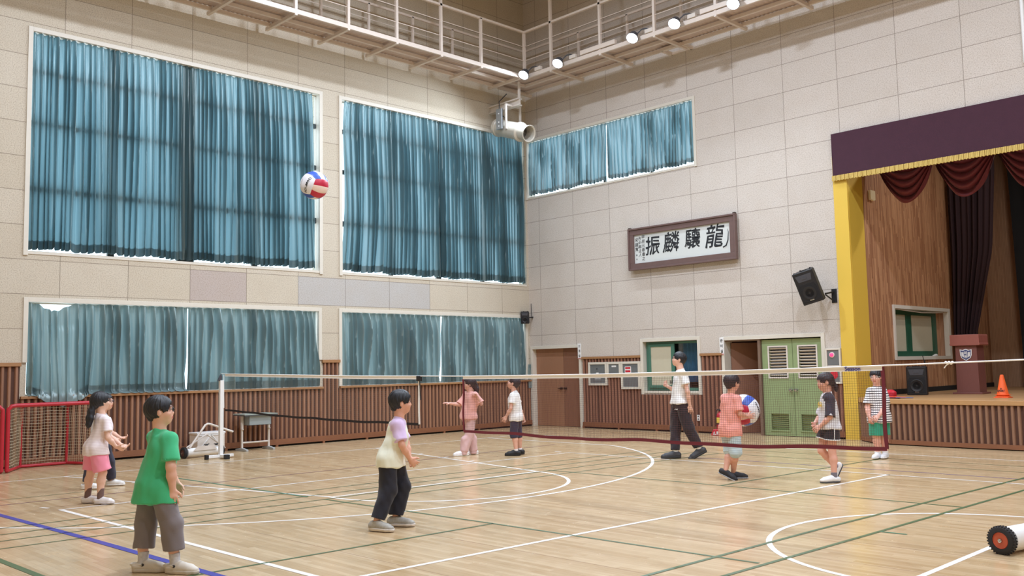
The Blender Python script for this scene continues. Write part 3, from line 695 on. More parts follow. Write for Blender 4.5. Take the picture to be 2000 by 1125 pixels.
mb = MB(); mb.bar((0, -.01, .1), (-.06, -.24, .06), .03, .03); mb.bar((0, -.01, -.09), (-.06, -.24, .04), .02, .02); mb.build('arm', M['black'], t)
t = pa_speaker('corner_speaker', 'small black loudspeaker mounted high in the room corner', .22, .31, .18, (.13, -.30, 2.66), (math.radians(8), 0, math.radians(38)))
mb = MB(); mb.tube([(.12, -.02, 2.80), (.10, -.03, 3.0), (.09, -.02, 3.2)], .008, 6); mb.bar((.14, -.18, 2.82), (.13, 0, 2.84), .03, .03)
tag(mb.build('speaker_mount', M['black'], smooth=True), 'thin black cable and arm above the corner loudspeaker', 'bracket')
# speaker badge letters
t = thing('traffic_cone', 'orange plastic cone at the stage edge', 'cone', (11.42, .42, .815))
mb = MB(); mb.lathe([(.105, .03), (.10, .05), (.028, .405), (.02, .41), (0, .41)], n=36); mb.build('cone_body', M['orange'], t, smooth=True)
mb = MB(); mb.box(-.125, -.125, 0, .125, .125, .014); mb.lathe([(.125, .012), (.128, .03), (.105, .034)], n=36); mb.build('base', M['orange'], t, bevel=.006)
mb = MB(); mb.lathe([(.128, .05), (.13, .058), (.11, .06), (.098, .055)], n=36); mb.build('rim', M['orange'], t, smooth=True)
text_obj('print', 'SPORT', .042, M['ink'], t, (.0, -.089, .125), (math.radians(78), 0, 0), ext=.001, offset=.0015)
mb = MB(); mb.prism([(-.018, 0), (.018, 0), (0, .026)], (0, -.084, .155), (1, 0, 0), (0, .2, .98), (0, -.002, 0)); mb.build('logo', M['ink'], t)
def disc_cone(label, loc, m, r=.1):
    mb = MB(); mb.lathe([(r, 0), (r * .98, .012), (r * .5, .055), (r * .28, .06), (r * .26, .05), (r * .9, .004)], n=28)
    return tag(mb.build('marker_cone', m, smooth=True, loc=loc), label, 'marker cone', 'red dome markers stacked on the stage')
for i in range(4):
    disc_cone(['lowest red dome marker in the stack at the stage corner', 'second red dome marker from the bottom of the stack', 'third red dome marker from the bottom of the stack', 'topmost red dome marker of the stack on the stage corner'][i], (9.63, -.12, .845 + .022 * i), M['redplastic'], .11)
mb = MB(); mb.lathe([(.10, 0), (.11, .01), (.09, .025), (0, .03)], (9.62, -.12, .817), n=24); tag(mb.build('black_disc', M['black'], smooth=True), 'black disc under the stack of red dome markers', 'disc')
def flat_marker(label, loc, rz, m):
    mb = MB(); mb.prism([(-.16, -.05), (.0, -.075), (.17, -.045), (.17, .045), (0, .075), (-.16, .05)], (0, 0, 0), (1, 0, 0), (0, 1, 0), (0, 0, .008)); return tag(mb.build('floor_marker', m, loc=loc, rot=(0, math.radians(2), rz), bevel=.003), label, 'marker', 'coloured flat markers on the stage edge')
flat_marker('purple flat rubber marker on the stage edge', (9.74, -.38, .826), .2, M['purple']); flat_marker('orange flat rubber marker lying between purple and blue ones', (9.86, -.42, .842), .5, M['orange']); flat_marker('blue flat rubber marker nearest the stage loudspeaker', (9.97, -.36, .830), .9, M['blue'])

# ------------------------------------------------------------------ things on the stage wall
t = thing('calligraphy_board', 'long framed board of black brush calligraphy on white paper', 'picture', (4.965, -.02, 4.26))
mb = MB()
for q in ((-1.475, 1.475, .34, .50), (-1.475, 1.475, -.50, -.34), (-1.475, -1.32, -.34, .34), (1.32, 1.475, -.34, .34)): mb.box(q[0] * .999, -.10, q[2] * .999, q[1] * .999, -.02, q[3] * .999)
for q in ((-1.475, 1.475, .46, .50), (-1.475, 1.475, -.50, -.46), (-1.475, -1.435, -.46, .46), (1.435, 1.475, -.46, .46)): mb.box(q[0], -.125, q[2], q[1], -.09, q[3])
mb.build('frame', M['brownframe'], t, bevel=.006)
mb = MB(); mb.box(-1.33, -.06, -.345, 1.33, -.03, .345); mb.build('paper', M['paper'], t)
for s in (-1, 1): MB().box(s * 1.44 - .03, -.10, .5, s * 1.44 + .03, -.04, .525).build('hanging_tab', M['bronze'], t)
for ch, x, zz, sz, sr in (('龍', .90, .03, .54, .20), ('驤', .33, .05, .47, .10), ('麟', -.26, .03, .50, .14), ('振', -.79, .01, .47, .10)):
    text_obj('brush_character', ch, sz, M['ink'], t, (x - .2 * sz * sr, -.062, zz), (PI / 2, 0, 0), ext=.001, offset=.0, shear=sr, sx=.9)
def stroke(pts, r, par):
    mb = MB(); P = [Vector(p) for p in pts]; mb.tube(P, r, 6); o = mb.build('brush_stroke', M['ink'], par, smooth=True); return o
stroke([(1.12, -.062, -.2), (1.20, -.062, -.17), (1.25, -.062, -.06), (1.265, -.062, .12), (1.25, -.062, .19)], [.012, .016, .013, .007, .003], t)
for j, (s, x, z0, sz) in enumerate((('甲辰元春書之', -1.06, .27, .095), ('古中縣主人', -1.16, .24, .09), ('宋鍾寬', -1.255, .21, .10))):
    for i, ch in enumerate(s): text_obj('small_character', ch, sz, M['ink'], t, (x, -.062, z0 - i * sz * 1.08), (PI / 2, 0, 0), ext=.001, offset=0, shear=.1)
MB().box(-1.275, -.063, -.16, -1.24, -.06, -.12).build('seal', M['boxgrey'], t); MB().box(-1.27, -.063, -.25, -1.245, -.06, -.22).build('seal', M['boxgrey'], t)

def door_sign(loc, chars, label):
    t = thing('door_sign', label, 'sign', loc)
    mb = MB(); mb.box(-.055, -.012, -.19, .055, 0, .19); mb.build('plate', M['white'], t, bevel=.004)
    for i, ch in enumerate(chars): text_obj('sign_letter', ch, .075, M['ink'], t, (0, -.014, .115 - .115 * i), (PI / 2, 0, 0), ext=.0005, offset=.001)
    mb = MB(); mb.box(-.045, -.0135, -.18, .045, -.012, -.165); mb.build('red_stripe', M['red'], t)
    return t
door_sign((1.775, -.032, 1.90), '기계실', 'white vertical door sign beside the wooden double door')
door_sign((5.925, -.032, 1.90), '준비실', 'white vertical sign at left of the open doorway')
def cabinet(name, label, x0, x1, z0, z1, r=.0, deco=None, inset=.055):
    t = thing(name, label, 'cabinet', ((x0 + x1) / 2, -.04, (z0 + z1) / 2))
    w2, h2 = (x1 - x0) / 2, (z1 - z0) / 2
    mb = MB()
    for q in ((-w2, w2, h2 - inset, h2), (-w2, w2, -h2, -h2 + inset), (-w2, -w2 + inset, -h2 + inset, h2 - inset), (w2 - inset, w2, -h2 + inset, h2 - inset)): mb.box(q[0], -.03, q[2], q[1], .04, q[3])
    mb.build('surround', M['white_frame'], t, bevel=.004)
    mb = MB(); mb.box(-w2 + inset + .001, -.012, -h2 + inset + .001, w2 - inset - .001, .03, h2 - inset - .001); mb.build('cabinet_door', M['boxgrey'], t, bevel=.004)
    return t
t = cabinet('electric_cabinet', 'narrow grey wall cabinet in white surround nearest the wooden door', 2.07, 2.66, 1.05, 1.615)
mb = MB(); mb.lathe([(.012, 0), (.012, .012), (0, .012)], (-.02, -.012, .12), (0, -1, 0), 12); mb.build('lock', M['black'], t)
mb = MB(); mb.box(-.05, -.0135, -.02, .03, -.012, .03); mb.box(-.1, -.0135, -.12, .1, -.012, -.112); mb.box(-.1, -.0135, -.15, .1, -.012, -.143); mb.build('sticker', M['white'], t)
t = cabinet('electric_cabinet', 'small shallow grey wall cabinet, middle of the three', 2.664, 3.096, 1.24, 1.615)
mb = MB(); mb.box(-.07, -.0135, .06, .07, -.012, .1); mb.build('sticker', M['white'], t)
t = cabinet('electric_cabinet', 'larger grey wall cabinet with a red and white sticker', 3.10, 3.67, .96, 1.615)
mb = MB(); mb.box(-.17, -.0135, .05, .02, -.012, .21); mb.build('sticker', M['white'], t); mb = MB(); mb.box(-.155, -.0145, .15, -.0, -.0135, .195); mb.box(-.155, -.0145, .07, -.0, -.0135, .12); mb.build('red_print', M['redplastic'], t)
t = cabinet('fire_hydrant_box', 'grey hydrant box with a round red lamp beside the yellow column', 8.33, 8.65, 1.08, 1.78, inset=.035)
t['category'] = 'hydrant box'
mb = MB(); mb.box(-.13, -.016, -.02, .13, -.012, .012); mb.build('divider', M['offwhite'], t)
mb = MB(); mb.lathe([(.055, 0), (.055, .014), (.048, .018), (0, .018)], (-.02, -.012, .22), (0, -1, 0), 24); mb.build('lamp_ring', M['offwhite'], t, smooth=True)
mb = MB(); mb.lathe([(.04, .014), (.036, .034), (.02, .046), (0, .05)], (-.02, -.012, .22), (0, -1, 0), 24); mb.build('red_lamp', M['redlamp'], t, smooth=True)
mb = MB(); mb.lathe([(.085, 0), (.08, .006), (0, .006)], (.0, -.012, -.17), (0, -1, 0), 28); mb.build('red_disc', M['redplastic'], t, smooth=True)
t = thing('wall_outlet', 'small white power outlet low on the ribbed wainscot', 'outlet', (5.255, -.042, .335)); mb = MB(); mb.box(-.035, -.012, -.065, .035, 0, .065); mb.build('plate', M['white'], t, bevel=.004)
[MB().lathe([(.018, 0), (.016, .003), (0, .003)], (0, -.012, s * .03), (0, -1, 0), 16).build('socket', M['dgrey'], t, smooth=True) for s in (-1, 1)]
# fire extinguisher on its red stand
t = thing('extinguisher_stand', 'red plastic stand with white lettering on the floor by the doorway', 'stand', (6.03, -.36, 0), math.radians(8))
mb = MB(); mb.prism([(-.16, 0), (.16, 0), (.15, .05), (.11, .13), (-.11, .13), (-.15, .05)], (0, -.15, 0), (1, 0, 0), (0, 0, 1), (0, .3, 0)); mb.build('stand_body', M['redplastic'], t, bevel=.012, seg=3)
text_obj('lettering', '소화기', .085, M['white'], t, (0, -.157, .045), (PI / 2, 0, 0), ext=.001, offset=.003)
t = thing('fire_extinguisher', 'red fire extinguisher with a yellow label standing in its stand', 'fire extinguisher', (6.03, -.36, .132))
mb = MB(); mb.lathe([(.075, 0), (.085, .015), (.085, .26), (.078, .30), (.055, .335), (.03, .35), (.03, .37), (0, .37)], n=28); mb.build('cylinder', M['red'], t, smooth=True)
mb = MB(); mb.lathe([(.0865, .13), (.0865, .245)], n=28); mb.build('label', M['yl'], t, smooth=True); mb = MB(); mb.lathe([(.087, .10), (.087, .122)], n=28); mb.build('black_band', M['black'], t, smooth=True)
mb = MB(); mb.lathe([(.022, .365), (.024, .40), (.018, .42), (0, .42)], n=16); mb.bar((-.02, 0, .42), (.10, 0, .435), .018, .012); mb.bar((-.02, 0, .40), (.09, 0, .395), .018, .012); mb.build('valve', M['black'], t, bevel=.003)
mb = MB(); mb.tube([(-.02, 0, .40), (-.07, 0, .41), (-.10, 0, .36), (-.105, 0, .25), (-.10, 0, .14)], .011, 8); mb.build('hose', M['rubber'], t, smooth=True)
mb = MB(); mb.tube([(12.29, -.05, 6.62), (12.29, -.05, 11.5)], .035, 10); tag(mb.build('conduit_pipe', M['white'], smooth=True), 'white vertical pipe on the upper wall at the right photo edge', 'pipe')

# ------------------------------------------------------------------ catwalk
t = thing('catwalk', 'white steel catwalk with railings running round the walls', 'catwalk', (0, 0, 8.75))
N_, F_ = 1.35, .33      # rail side, wall side distance
LE, RE = -17.0, 22.0
mat_deck = mat('deck_sheet', (200, 182, 172), .5, noise=.1, nscale=60)
# ribbed deck sheet: shallow corrugation across the walkway
mb = MB()
def deck_strip(axis, a0, a1):
    n = int((a1 - a0) / .05); k0 = len(mb.v)
    for i in range(n + 1):
        a = a0 + (a1 - a0) * i / n; z = .055 + (.012 if i % 2 else 0)
        for d in (F_, N_): mb.v.append((d, a, z) if axis == 'y' else (a, -d, z))
    for i in range(n): mb.f.append((k0 + 2 * i, k0 + 2 * i + 1, k0 + 2 * i + 3, k0 + 2 * i + 2)); mb.mi.append(0)
deck_strip('y', LE, -F_); deck_strip('x', N_, RE)
mb.build('deck', mat_deck, t)
mb = MB()
for d, r in ((N_, .07), (F_ + .03, .05), ((N_ + F_) / 2, .045)):
    mb.bar((d, LE, -.005), (d, -d, -.005), .055, r + .025); mb.bar((d, -d, -.005), (RE, -d, -.005), .055, r + .025)
mb.build('edge_beam', M['catw'], t)
ys = [-9.16 - 1.28 * i for i in range(6, 0, -1)] + [-9.16, -7.86, -6.60, -5.33, -4.06, -2.82, -1.52]
xr = [.42, 2.27, 3.83, 5.38, 6.95, 8.48] + [8.48 + 1.55 * i for i in range(1, 8)]
for y in ys:
    mb = MB(); mb.bar((.2, y, -.05), (N_ + .03, y, -.05), .06, .07); mb.build('cross_beam', M['catw'], t)
for x in xr:
    mb = MB(); mb.bar((x, -.18, -.05), (x, -N_ - .03, -.05), .06, .07); mb.build('cross_beam', M['catw'], t)
HT = 1.15
for y in ys[:-1]:
    top = HT if y in (-2.82,) else 2.85
    mb = MB(); mb.bar((N_, y, 0), (N_, y, top), .06, .06); mb.build('rail_post', M['catw'], t)
    mb = MB(); mb.bar((F_, y - .02, 0), (F_, y - .02, HT), .05, .05); mb.build('rail_post', M['catw'], t)
mb = MB(); mb.bar((N_, -N_, 0), (N_, -N_, HT), .06, .06); mb.build('rail_post', M['catw'], t)
for x in xr[1:]:
    mb = MB(); mb.bar((x, -N_, 0), (x, -N_, 2.85), .06, .06); mb.build('rail_post', M['catw'], t)
    mb = MB(); mb.bar((x, -F_, 0), (x, -F_, HT), .05, .05); mb.build('rail_post', M['catw'], t)
mb = MB(); mb.bar((N_, LE, HT), (N_, -N_, HT), .06, .05); mb.bar((N_, -N_, HT), (RE, -N_, HT), .06, .05); mb.bar((F_, LE, HT), (F_, -F_, HT), .05, .05); mb.bar((F_, -F_, HT), (RE, -F_, HT), .05, .05); mb.build('handrail', M['catw'], t)
mb = MB()
for z in (.42, .78):
    for d in (N_, F_): mb.tube([(d, LE, z), (d, -d, z), (RE, -d, z)], .009, 5)
mb.build('rail_wire', M['catw'], t)
mb = MB(); z = -.02
for a, b in (((4.86, -.42), (4.86, .0)), ((4.86, 0), (5.42, 0)), ((5.42, 0), (5.42, -.42)), ((4.86, -.42), (5.42, -.42))): mb.bar((a[0], a[1], z), (b[0], b[1], z), .07, .07)
mb.build('hatch_frame', M['catw'], t)
for x0, x1 in ((3.25, 4.3), (6.6, 7.4)): MB().box(x0, -N_ - .06, .06, x1, -N_ + .02, .16).build('cable_tray', M['catw'], t)
# floodlights
def floodlight(x, y, label, axis='x'):
    t = thing('floodlight', label, 'floodlight', (x, y, 8.72), group='round floodlights along the catwalk')
    ax = Vector((.12, -.62, -.78)).normalized() if axis == 'x' else Vector((.62, -.12, -.78)).normalized()
    R = ax.to_track_quat('Z', 'Y')
    mb = MB(); mb.lathe([(.06, -.16), (.09, -.14), (.12, -.03), (.135, 0), (.13, .012), (.12, .004), (0, .002)], (0, 0, 0), ax, 28); mb.build('housing', M['dgrey'], t, smooth=True)
    mb = MB(); mb.lathe([(.128, .006), (.11, .014), (0, .018)], (0, 0, 0), ax, 28); mb.build('lens', M['lens'], t, smooth=True)
    dx, dy = (.32, .2) if axis == 'x' else (-.2, -.32)
    mb = MB(); mb.box(dx - .1, dy - .04, .08, dx + .1, dy + .04, .17); mb.build('ballast_box', M['offwhite'], t, bevel=.006)
    mb = MB(); mb.tube([(0, .1 if axis == 'x' else 0, .02), (.06, .14, .14), (.14, .17, .2), (.24, .2, .2), (.32, .2, .17)] if axis == 'x' else [(0, 0, .05), (-.1, -.1, .2), (-.2, -.3, .17)], .014, 6); mb.build('cable', M['dgrey'], t, smooth=True)
    mb = MB(); mb.bar(tuple(-ax * .05), (0 if axis == 'x' else -.2, .2 if axis == 'x' else 0, .05), .03, .03); mb.build('bracket', M['offwhite'], t)
    L = bpy.data.lights.new('floodlight_beam', 'SPOT'); L.energy = LAMP_W * 4; L.spot_size = math.radians(160); L.spot_blend = .8; L.shadow_soft_size = .11; L.color = (.76, .88, 1)
    lo = bpy.data.objects.new('floodlight_beam', L); COL.objects.link(lo); lo.parent = t; lo.location = ax * .05; lo.rotation_euler = (-ax).to_track_quat('Z', 'Y').to_euler()
    return t
names = ['bright round floodlight at the inner corner of the catwalk', 'second bright floodlight from the catwalk corner', 'third bright floodlight from the catwalk corner', 'fourth bright floodlight from the catwalk corner', 'bright floodlight at top edge of photo, beyond the hatch frame']
for x, l in zip((1.53, 2.68, 4.93, 6.06, 7.50), names): floodlight(x, -1.57, l)
# fan
t = thing('jet_fan', 'large white tubular fan hung under the catwalk in the room corner', 'fan', (.81, -1.27, 7.52))
ax = Vector((1.16, -.05, -.40)).normalized(); L = .63
mb = MB(); mb.lathe([(.20, -L), (.235, -L + .02), (.235, -L + .1), (.215, -L + .12), (.215, L - .38), (.245, L - .36), (.245, L - .30), (.20, L - .26), (.195, L - .02), (.215, L), (.205, L + .01), (.18, L - .01), (.175, L - .3)], (0, 0, 0), ax, 40); mb.build('casing', M['jet'], t, smooth=True)
mb = MB(); mb.lathe([(.18, L - .3), (0, L - .3)], (0, 0, 0), ax, 30); mb.build('inner_disc', M['bluegrey'], t)
mb = MB()
for s in (-1, 1):
    p = ax * .02 + Vector((0, s * .25, 0)); mb.bar((p.x, p.y, 0), (p.x, p.y, .62), .05, .04)
mb.bar((.02, -.27, .62), (.02, .27, .62), .05, .05); mb.build('hanger', M['offwhite'], t)
mb = MB(); mb.box(-.30, -.30, .02, -.10, -.24, .55); mb.build('control_box', M['steelgrey'], t, bevel=.006)
mb = MB(); [mb.lathe([(.016, 0), (.016, .01), (0, .01)], (-.2, -.30, z), (0, -1, 0), 12) for z in (.1, .2, .42)]; mb.build('knob', M['white'], t)
mb = MB(); mb.tube([(-.2, -.27, .55), (-.22, -.25, .75), (-.1, -.1, .95)], .012, 6); mb.tube([(-.1, -.25, .35), (-.03, -.25, .3), (-.02, -.22, .2)], .012, 6); mb.build('cable', M['black'], t, smooth=True)
mb = MB(); mb.bar((-.81, 0, .76), (.28, 0, .76), .14, .03); mb.bar((-.81, 0, .60), (.28, 0, .60), .14, .03); mb.bar((-.81, 0, .68), (.28, 0, .68), .02, .16); mb.bar((.25, 0, .6), (.25, 0, 1.2), .05, .05); mb.build('support_beam', M['offwhite'], t)

for x in (11.5, 15.5, 19.5):  # added lamps, hidden by the valance, only to brighten the stage inside
    t = thing('stage_fill_lamp', 'added unseen fill lamp brightening the stage from behind the valance', 'lamp', (x, 2.6, 6.78), group='added fill lamps above the stage')
    mb = MB(); mb.lathe([(.05, .3), (.15, .1), (.2, 0), (.19, -.01)], n=24); mb.build('housing', M['offwhite'], t, smooth=True)
    mb = MB(); mb.lathe([(.18, 0), (0, -.01)], n=24); mb.build('lens', M['lens'], t)
    L = bpy.data.lights.new('stage_fill_light', 'AREA'); L.shape = 'DISK'; L.size = .35; L.energy = 70; L.color = (1, .97, .94)
    lo = bpy.data.objects.new('stage_fill_light', L); COL.objects.link(lo); lo.parent = t; lo.location = (0, 0, -.03)
# high-bay lamps under the ceiling (above the photo's frame)
i = 0
for x in (5.4, 11, 17, 23.5):
    for y in (-6.5, -12.6):
        t = thing('high_bay_lamp', 'round white hall lamp hanging under the ceiling', 'lamp', (x, y, 10.9), group='hall lamps under the ceiling')
        mb = MB(); mb.lathe([(.05, .5), (.07, .3), (.2, .12), (.28, 0), (.27, -.01)], n=28); mb.build('housing', M['offwhite'], t, smooth=True)
        mb = MB(); mb.lathe([(.26, 0), (0, -.01)], n=28); mb.build('lens', M['lens'], t)
        mb = MB(); mb.tube([(0, 0, .5), (0, 0, .7)], .02, 6); mb.build('rod', M['offwhite'], t)
        L = bpy.data.lights.new('hall_light', 'AREA'); L.shape = 'DISK'; L.size = .5; L.energy = HALL_W; L.color = (.84, .95, 1.12); L.spread = PI
        lo = bpy.data.objects.new('hall_light', L); COL.objects.link(lo); lo.parent = t; lo.location = (0, 0, -.03)
# ------------------------------------------------------------------ painted court lines (thin paint on the boards)
def line_obj(segs, m, wd, z, label):
    mb = MB()
    for s in segs:
        s = [Vector((p[0], p[1], 0)) for p in s]
        L, R_ = [], []
        for i, p in enumerate(s):
            a = (s[i] - s[i - 1]).normalized() if i > 0 else None; b = (s[i + 1] - s[i]).normalized() if i < len(s) - 1 else None
            t = (a + b).normalized() if a is not None and b is not None else (a if a is not None else b)
            nr = Vector((-t.y, t.x, 0)); L.append(p + nr * wd / 2); R_.append(p - nr * wd / 2)
        k = len(mb.v); n = len(s)
        for zz in (0.0005, z):
            for p in L: mb.v.append((p.x, p.y, zz))
            for p in R_: mb.v.append((p.x, p.y, zz))
        for i in range(n - 1):
            mb.f.append((k + 2 * n + i, k + 2 * n + i + 1, k + 3 * n + i + 1, k + 3 * n + i)); mb.mi.append(0)
    o = mb.build('floor_marking', m); return struct(o, label)
def arc(cx, cy, r, a0, a1, n=60): return [(cx + r * math.cos(math.radians(a0 + (a1 - a0) * i / n)), cy + r * math.sin(math.radians(a0 + (a1 - a0) * i / n))) for i in range(n + 1)]
th = math.degrees(math.asin(5.74 / 6.28))
line_obj([[(2.15, -18.4), (2.15, -2.37), (26.7, -2.37)]], M['lw'], .05, .0012, 'white basketball court boundary line')
line_obj([[(2.15, -3.58), (5.6, -3.56)] + arc(3.13, -9.31, 6.28, th - 2, -th, 90) + [(2.15, -15.05)]], M['lw'], .05, .0016, 'large white three point arc')
line_obj([[(2.15, -12.36), (7.45, -11.06)] + arc(7.47, -9.34, 1.74, -84, 84, 60) + [(2.15, -6.55)]], M['lw'], .05, .0016, 'white free throw lane with rounded end')
line_obj([[(7.5, -11.05), (7.62, -7.6)]], M['lw'], .05, .0018, 'white free throw line')
tk = []
for f, sg in ((lambda t: (2.15 + 5.3 * t, -12.36 + 1.3 * t), -1), (lambda t: (2.15 + 5.3 * t, -6.55 - .95 * t), 1)):
    for t in (.33, .50, .66): x, y = f(t); tk.append([(x, y), (x, y + sg * .10)])
line_obj(tk, M['lw'], .06, .0018, 'short white rebound marks on the lane edges')
line_obj([[(14.43, -2.37), (14.43, -16.3)]], M['lw'], .05, .0012, 'white halfway line')
line_obj([arc(14.45, -9.35, 1.74, 0, 360, 100)], M['lw'], .05, .0016, 'white centre circle')
line_obj([[(5.86, -13.64), (6.0, -5.14), (22.9, -5.10)], ], M['lw'], .05, .0020, 'white volleyball court back and side line')
line_obj([[(5.84, -13.63), (12.6, -13.55), (22.9, -13.5)]], M['lw'], .055, .0022, 'white volleyball side line in the foreground')
line_obj([[(11.74, -5.1), (11.47, -11.0), (11.38, -13.6)]], M['lw'], .05, .0020, 'white volleyball attack line')
line_obj([[(5.46, -13.72), (5.6, -13.68)]], M['lw'], .05, .0012, 'small white service mark at left'); line_obj([[(5.64, -5.12), (5.80, -5.13)]], M['lw'], .05, .0012, 'small white service mark at the far corner')
line_obj([[(6.74, -16), (6.76, -9), (6.93, -4.0)], [(7.15, -16), (7.2, -10), (7.36, -3.8)], [(7.54, -16), (7.62, -10), (7.80, -3.8)], [(7.97, -16), (8.03, -10.5), (8.24, -3.8)]], M['lg'], .028, .0026, 'four parallel thin green court lines')
line_obj([[(10.44, -11.12), (10.36, -15)], [(7.6, -11.22), (10.44, -11.12), (13.35, -11.06)], [(7.64, -7.38), (13.54, -7.36)], [(10.60, -7.35), (10.78, -3.1)]], M['lg'], .035, .0024, 'green badminton court lines in the middle')
line_obj([[(12.96, -12), (13.0, -9.45), (13.26, -3.1)], [(13.38, -12), (13.43, -10.25), (13.64, -3.1)], ], M['lg'], .04, .0028, 'two green badminton lines in the right foreground')
line_obj([[(13.47, -9.22), (13.70, -9.21)], [(3.9, -11.36), (7.25, -11.24)]], M['ltg'], .035, .0030, 'short teal court marks')
line_obj([[(4.33, -16), (4.36, -12.4)], ], M['lg'], .02, .0024, 'faint green line at far left')
line_obj([[(4.86, -16), (4.88, -9), (4.60, -4.0)]], M['lp'], .026, .0024, 'thin purple line near the windows')
line_obj([[(3.6, -14.32), (8.09, -14.12), (12, -14.0)]], M['lb'], .075, .0026, 'thick blue line in the left foreground')
line_obj([[(5, -15.1), (12, -14.9)]], M['lg'], .06, .0026, 'green line in the bottom left corner')
line_obj([[(8.0, -3.05), (13.5, -3.18)], [(7.8, -3.78), (13.5, -3.88)]], M['lg'], .022, .0020, 'thin dark green lines before the stage')
line_obj([[(8.3, -4.62), (13.4, -4.64)]], M['lb'], .02, .0018, 'thin blue line before the stage')

# ------------------------------------------------------------------ nets on one cord
def netpost(x, y, label):
    t = thing('net_post', label, 'post', (x, y, 0))
    mb = MB(); mb.box(-.035, -.035, .05, .035, .035, 1.40); mb.build('pole', M['white'], t, bevel=.006)
    mb = MB(); mb.box(-.03, -.26, .02, .03, .24, .07); mb.box(.03, -.03, .02, .20, .03, .07); mb.build('base', M['white'], t, bevel=.006)
    mb = MB(); mb.box(-.035, -.30, 0, .035, -.24, .08); mb.box(.18, -.04, 0, .27, .04, .08); mb.build('rubber_foot', M['black'], t, bevel=.008)
    mb = MB(); mb.prism([(-.05, 1.39), (.035, 1.39), (.035, 1.47), (.02, 1.52), (-.02, 1.47)], (0, -.03, 0), (0, 1, 0), (0, 0, 1), (.03, 0, 0)); mb.build('pulley_cap', M['dgrey'], t, bevel=.006)
    mb = MB(); mb.tube([(0, .045, 1.5), (0, .05, 1.2), (.0, .055, .9)], .006, 6); mb.build('tie_cord', M['white'], t, smooth=True)
    return t
netpost(1.47, -9.46, 'white steel net post standing on the floor near the windows')
netpost(19.6, -10.4, 'white steel net post beyond the photo edge')
def yl(x): return -9.47 - .0458 * (x - 1.6)
def net(name, label, x0, x1, top, bot, tape, cell, sm, side_m, side_w, bottom_m, bottom_w, wave, tm, sr=.0011, sidel=True, sider=True):
    t = thing(name, label, 'net', (x0, yl(x0), 0))
    ox, oy = x0, yl(x0)
    X = lambda x: x - ox
    Y = lambda x: yl(x) - oy
    ns = 120; xs = np.linspace(x0, x1, ns)
    mb = MB(); P1 = np.array([[[X(x), Y(x) - .003, top(x)], [X(x), Y(x) - .003, top(x) - tape]] for x in xs]); P2 = P1.copy(); P2[:, :, 1] += .006
    mb.grid(P1); mb.grid(P2); mb.grid(np.concatenate([P1[:, :1], P2[:, :1]], 1)); mb.grid(np.concatenate([P1[:, 1:], P2[:, 1:]], 1)); mb.build('top_tape', tm, t)
    B = lambda x: bot(x) + wave * (math.sin(x * 2.9) * .6 + math.sin(x * 6.7 + 1) * .4)
    def strip(pts, wd, m, nm):
        mb = MB(); pts = [Vector(p) for p in pts]; a = []; b = []
        for i, p in enumerate(pts):
            q = (pts[min(i + 1, len(pts) - 1)] - pts[max(0, i - 1)]).normalized(); nr = Vector((-q.z, 0, q.x)) if abs(q.x) > abs(q.z) else Vector((q.z, 0, -q.x)); nr.y = -q.y * 0
            a.append(p + nr * wd / 2); b.append(p - nr * wd / 2)
        P = np.array([[list(u), list(v)] for u, v in zip(a, b)]); Q = P.copy(); Q[:, :, 1] += .005; P[:, :, 1] -= .002
        mb.grid(P); mb.grid(Q); mb.build(nm, m, t)
    strip([(X(x), Y(x), B(x)) for x in xs], bottom_w, bottom_m, 'bottom_tape')
    if sidel: strip([(X(x0) + .008 * math.sin(7 * s), Y(x0), top(x0) - tape + (B(x0) - top(x0) + tape) * s) for s in np.linspace(0, 1, 12)], side_w, side_m, 'side_tape')
    if sider: strip([(X(x1) + .004 * math.sin(7 * s), Y(x1), top(x1) - tape * .3 + (B(x1) - top(x1) + tape * .3) * s) for s in np.linspace(0, 1, 12)], side_w, side_m, 'side_tape')
    mb = MB(); n = int((x1 - x0) / cell)
    for i in range(n + 1):
        x = x0 + (x1 - x0) * i / n; mb.tube([(X(x), Y(x), top(x) - tape), (X(x) + .004 * math.sin(i), Y(x) + .01, (top(x) + B(x)) / 2), (X(x), Y(x), B(x))], sr, 3, cap=False)
    h = int(.64 / cell)
    for j in range(1, h):
        f = j / h; mb.tube([(X(x), Y(x) + .01 * math.sin(PI * f), (top(x) - tape) * (1 - f) + B(x) * f) for x in xs[::3]], sr, 3, cap=False)
    mb.build('mesh', sm, t)
    return t
top1 = lambda x: float(np.interp(x, [1.6, 6.1, 7.56], [1.52, 1.455, 1.443])); bot1 = lambda x: np.interp(x, [1.6, 3.0, 5, 7.56], [.875, .83, .80, .80])
net('badminton_net', 'narrow white taped net with a black bottom cord near the windows', 1.64, 7.56, top1, bot1, .05, .03, M['netstr2'], M['netwhite'], .03, M['netblk'], .032, .008, M['netwhite'], sr=.0006, sidel=False)
top2 = lambda x: float(np.interp(x, [8.5, 10.65, 12.6, 13.6, 13.94], [1.434, 1.438, 1.459, 1.478, 1.483])); bot2 = lambda x: float(np.interp(x, [8.5, 9.4, 10.6, 11.4, 12.5, 13.9], [.748, .750, .748, .763, .774, .810]))
t = net('badminton_net', 'long badminton net with white top tape and maroon side and bottom tapes', 8.5, 13.93, top2, bot2, .042, .0205, M['netstr'], M['netmar'], .03, M['netmar'], .032, .010, M['netwhite'], sr=.0010)
text_obj('print', 'Season', .050, M['textblue'], t, (13.80 - .12 - 8.5, yl(13.68) - yl(8.5) - .014, 1.456), (PI / 2, 0, math.atan(-.0458)), ext=.0005, offset=.001)
t = thing('support_rope', 'long white rope carrying both nets between the posts', 'rope', (1.5, -9.47, 0))
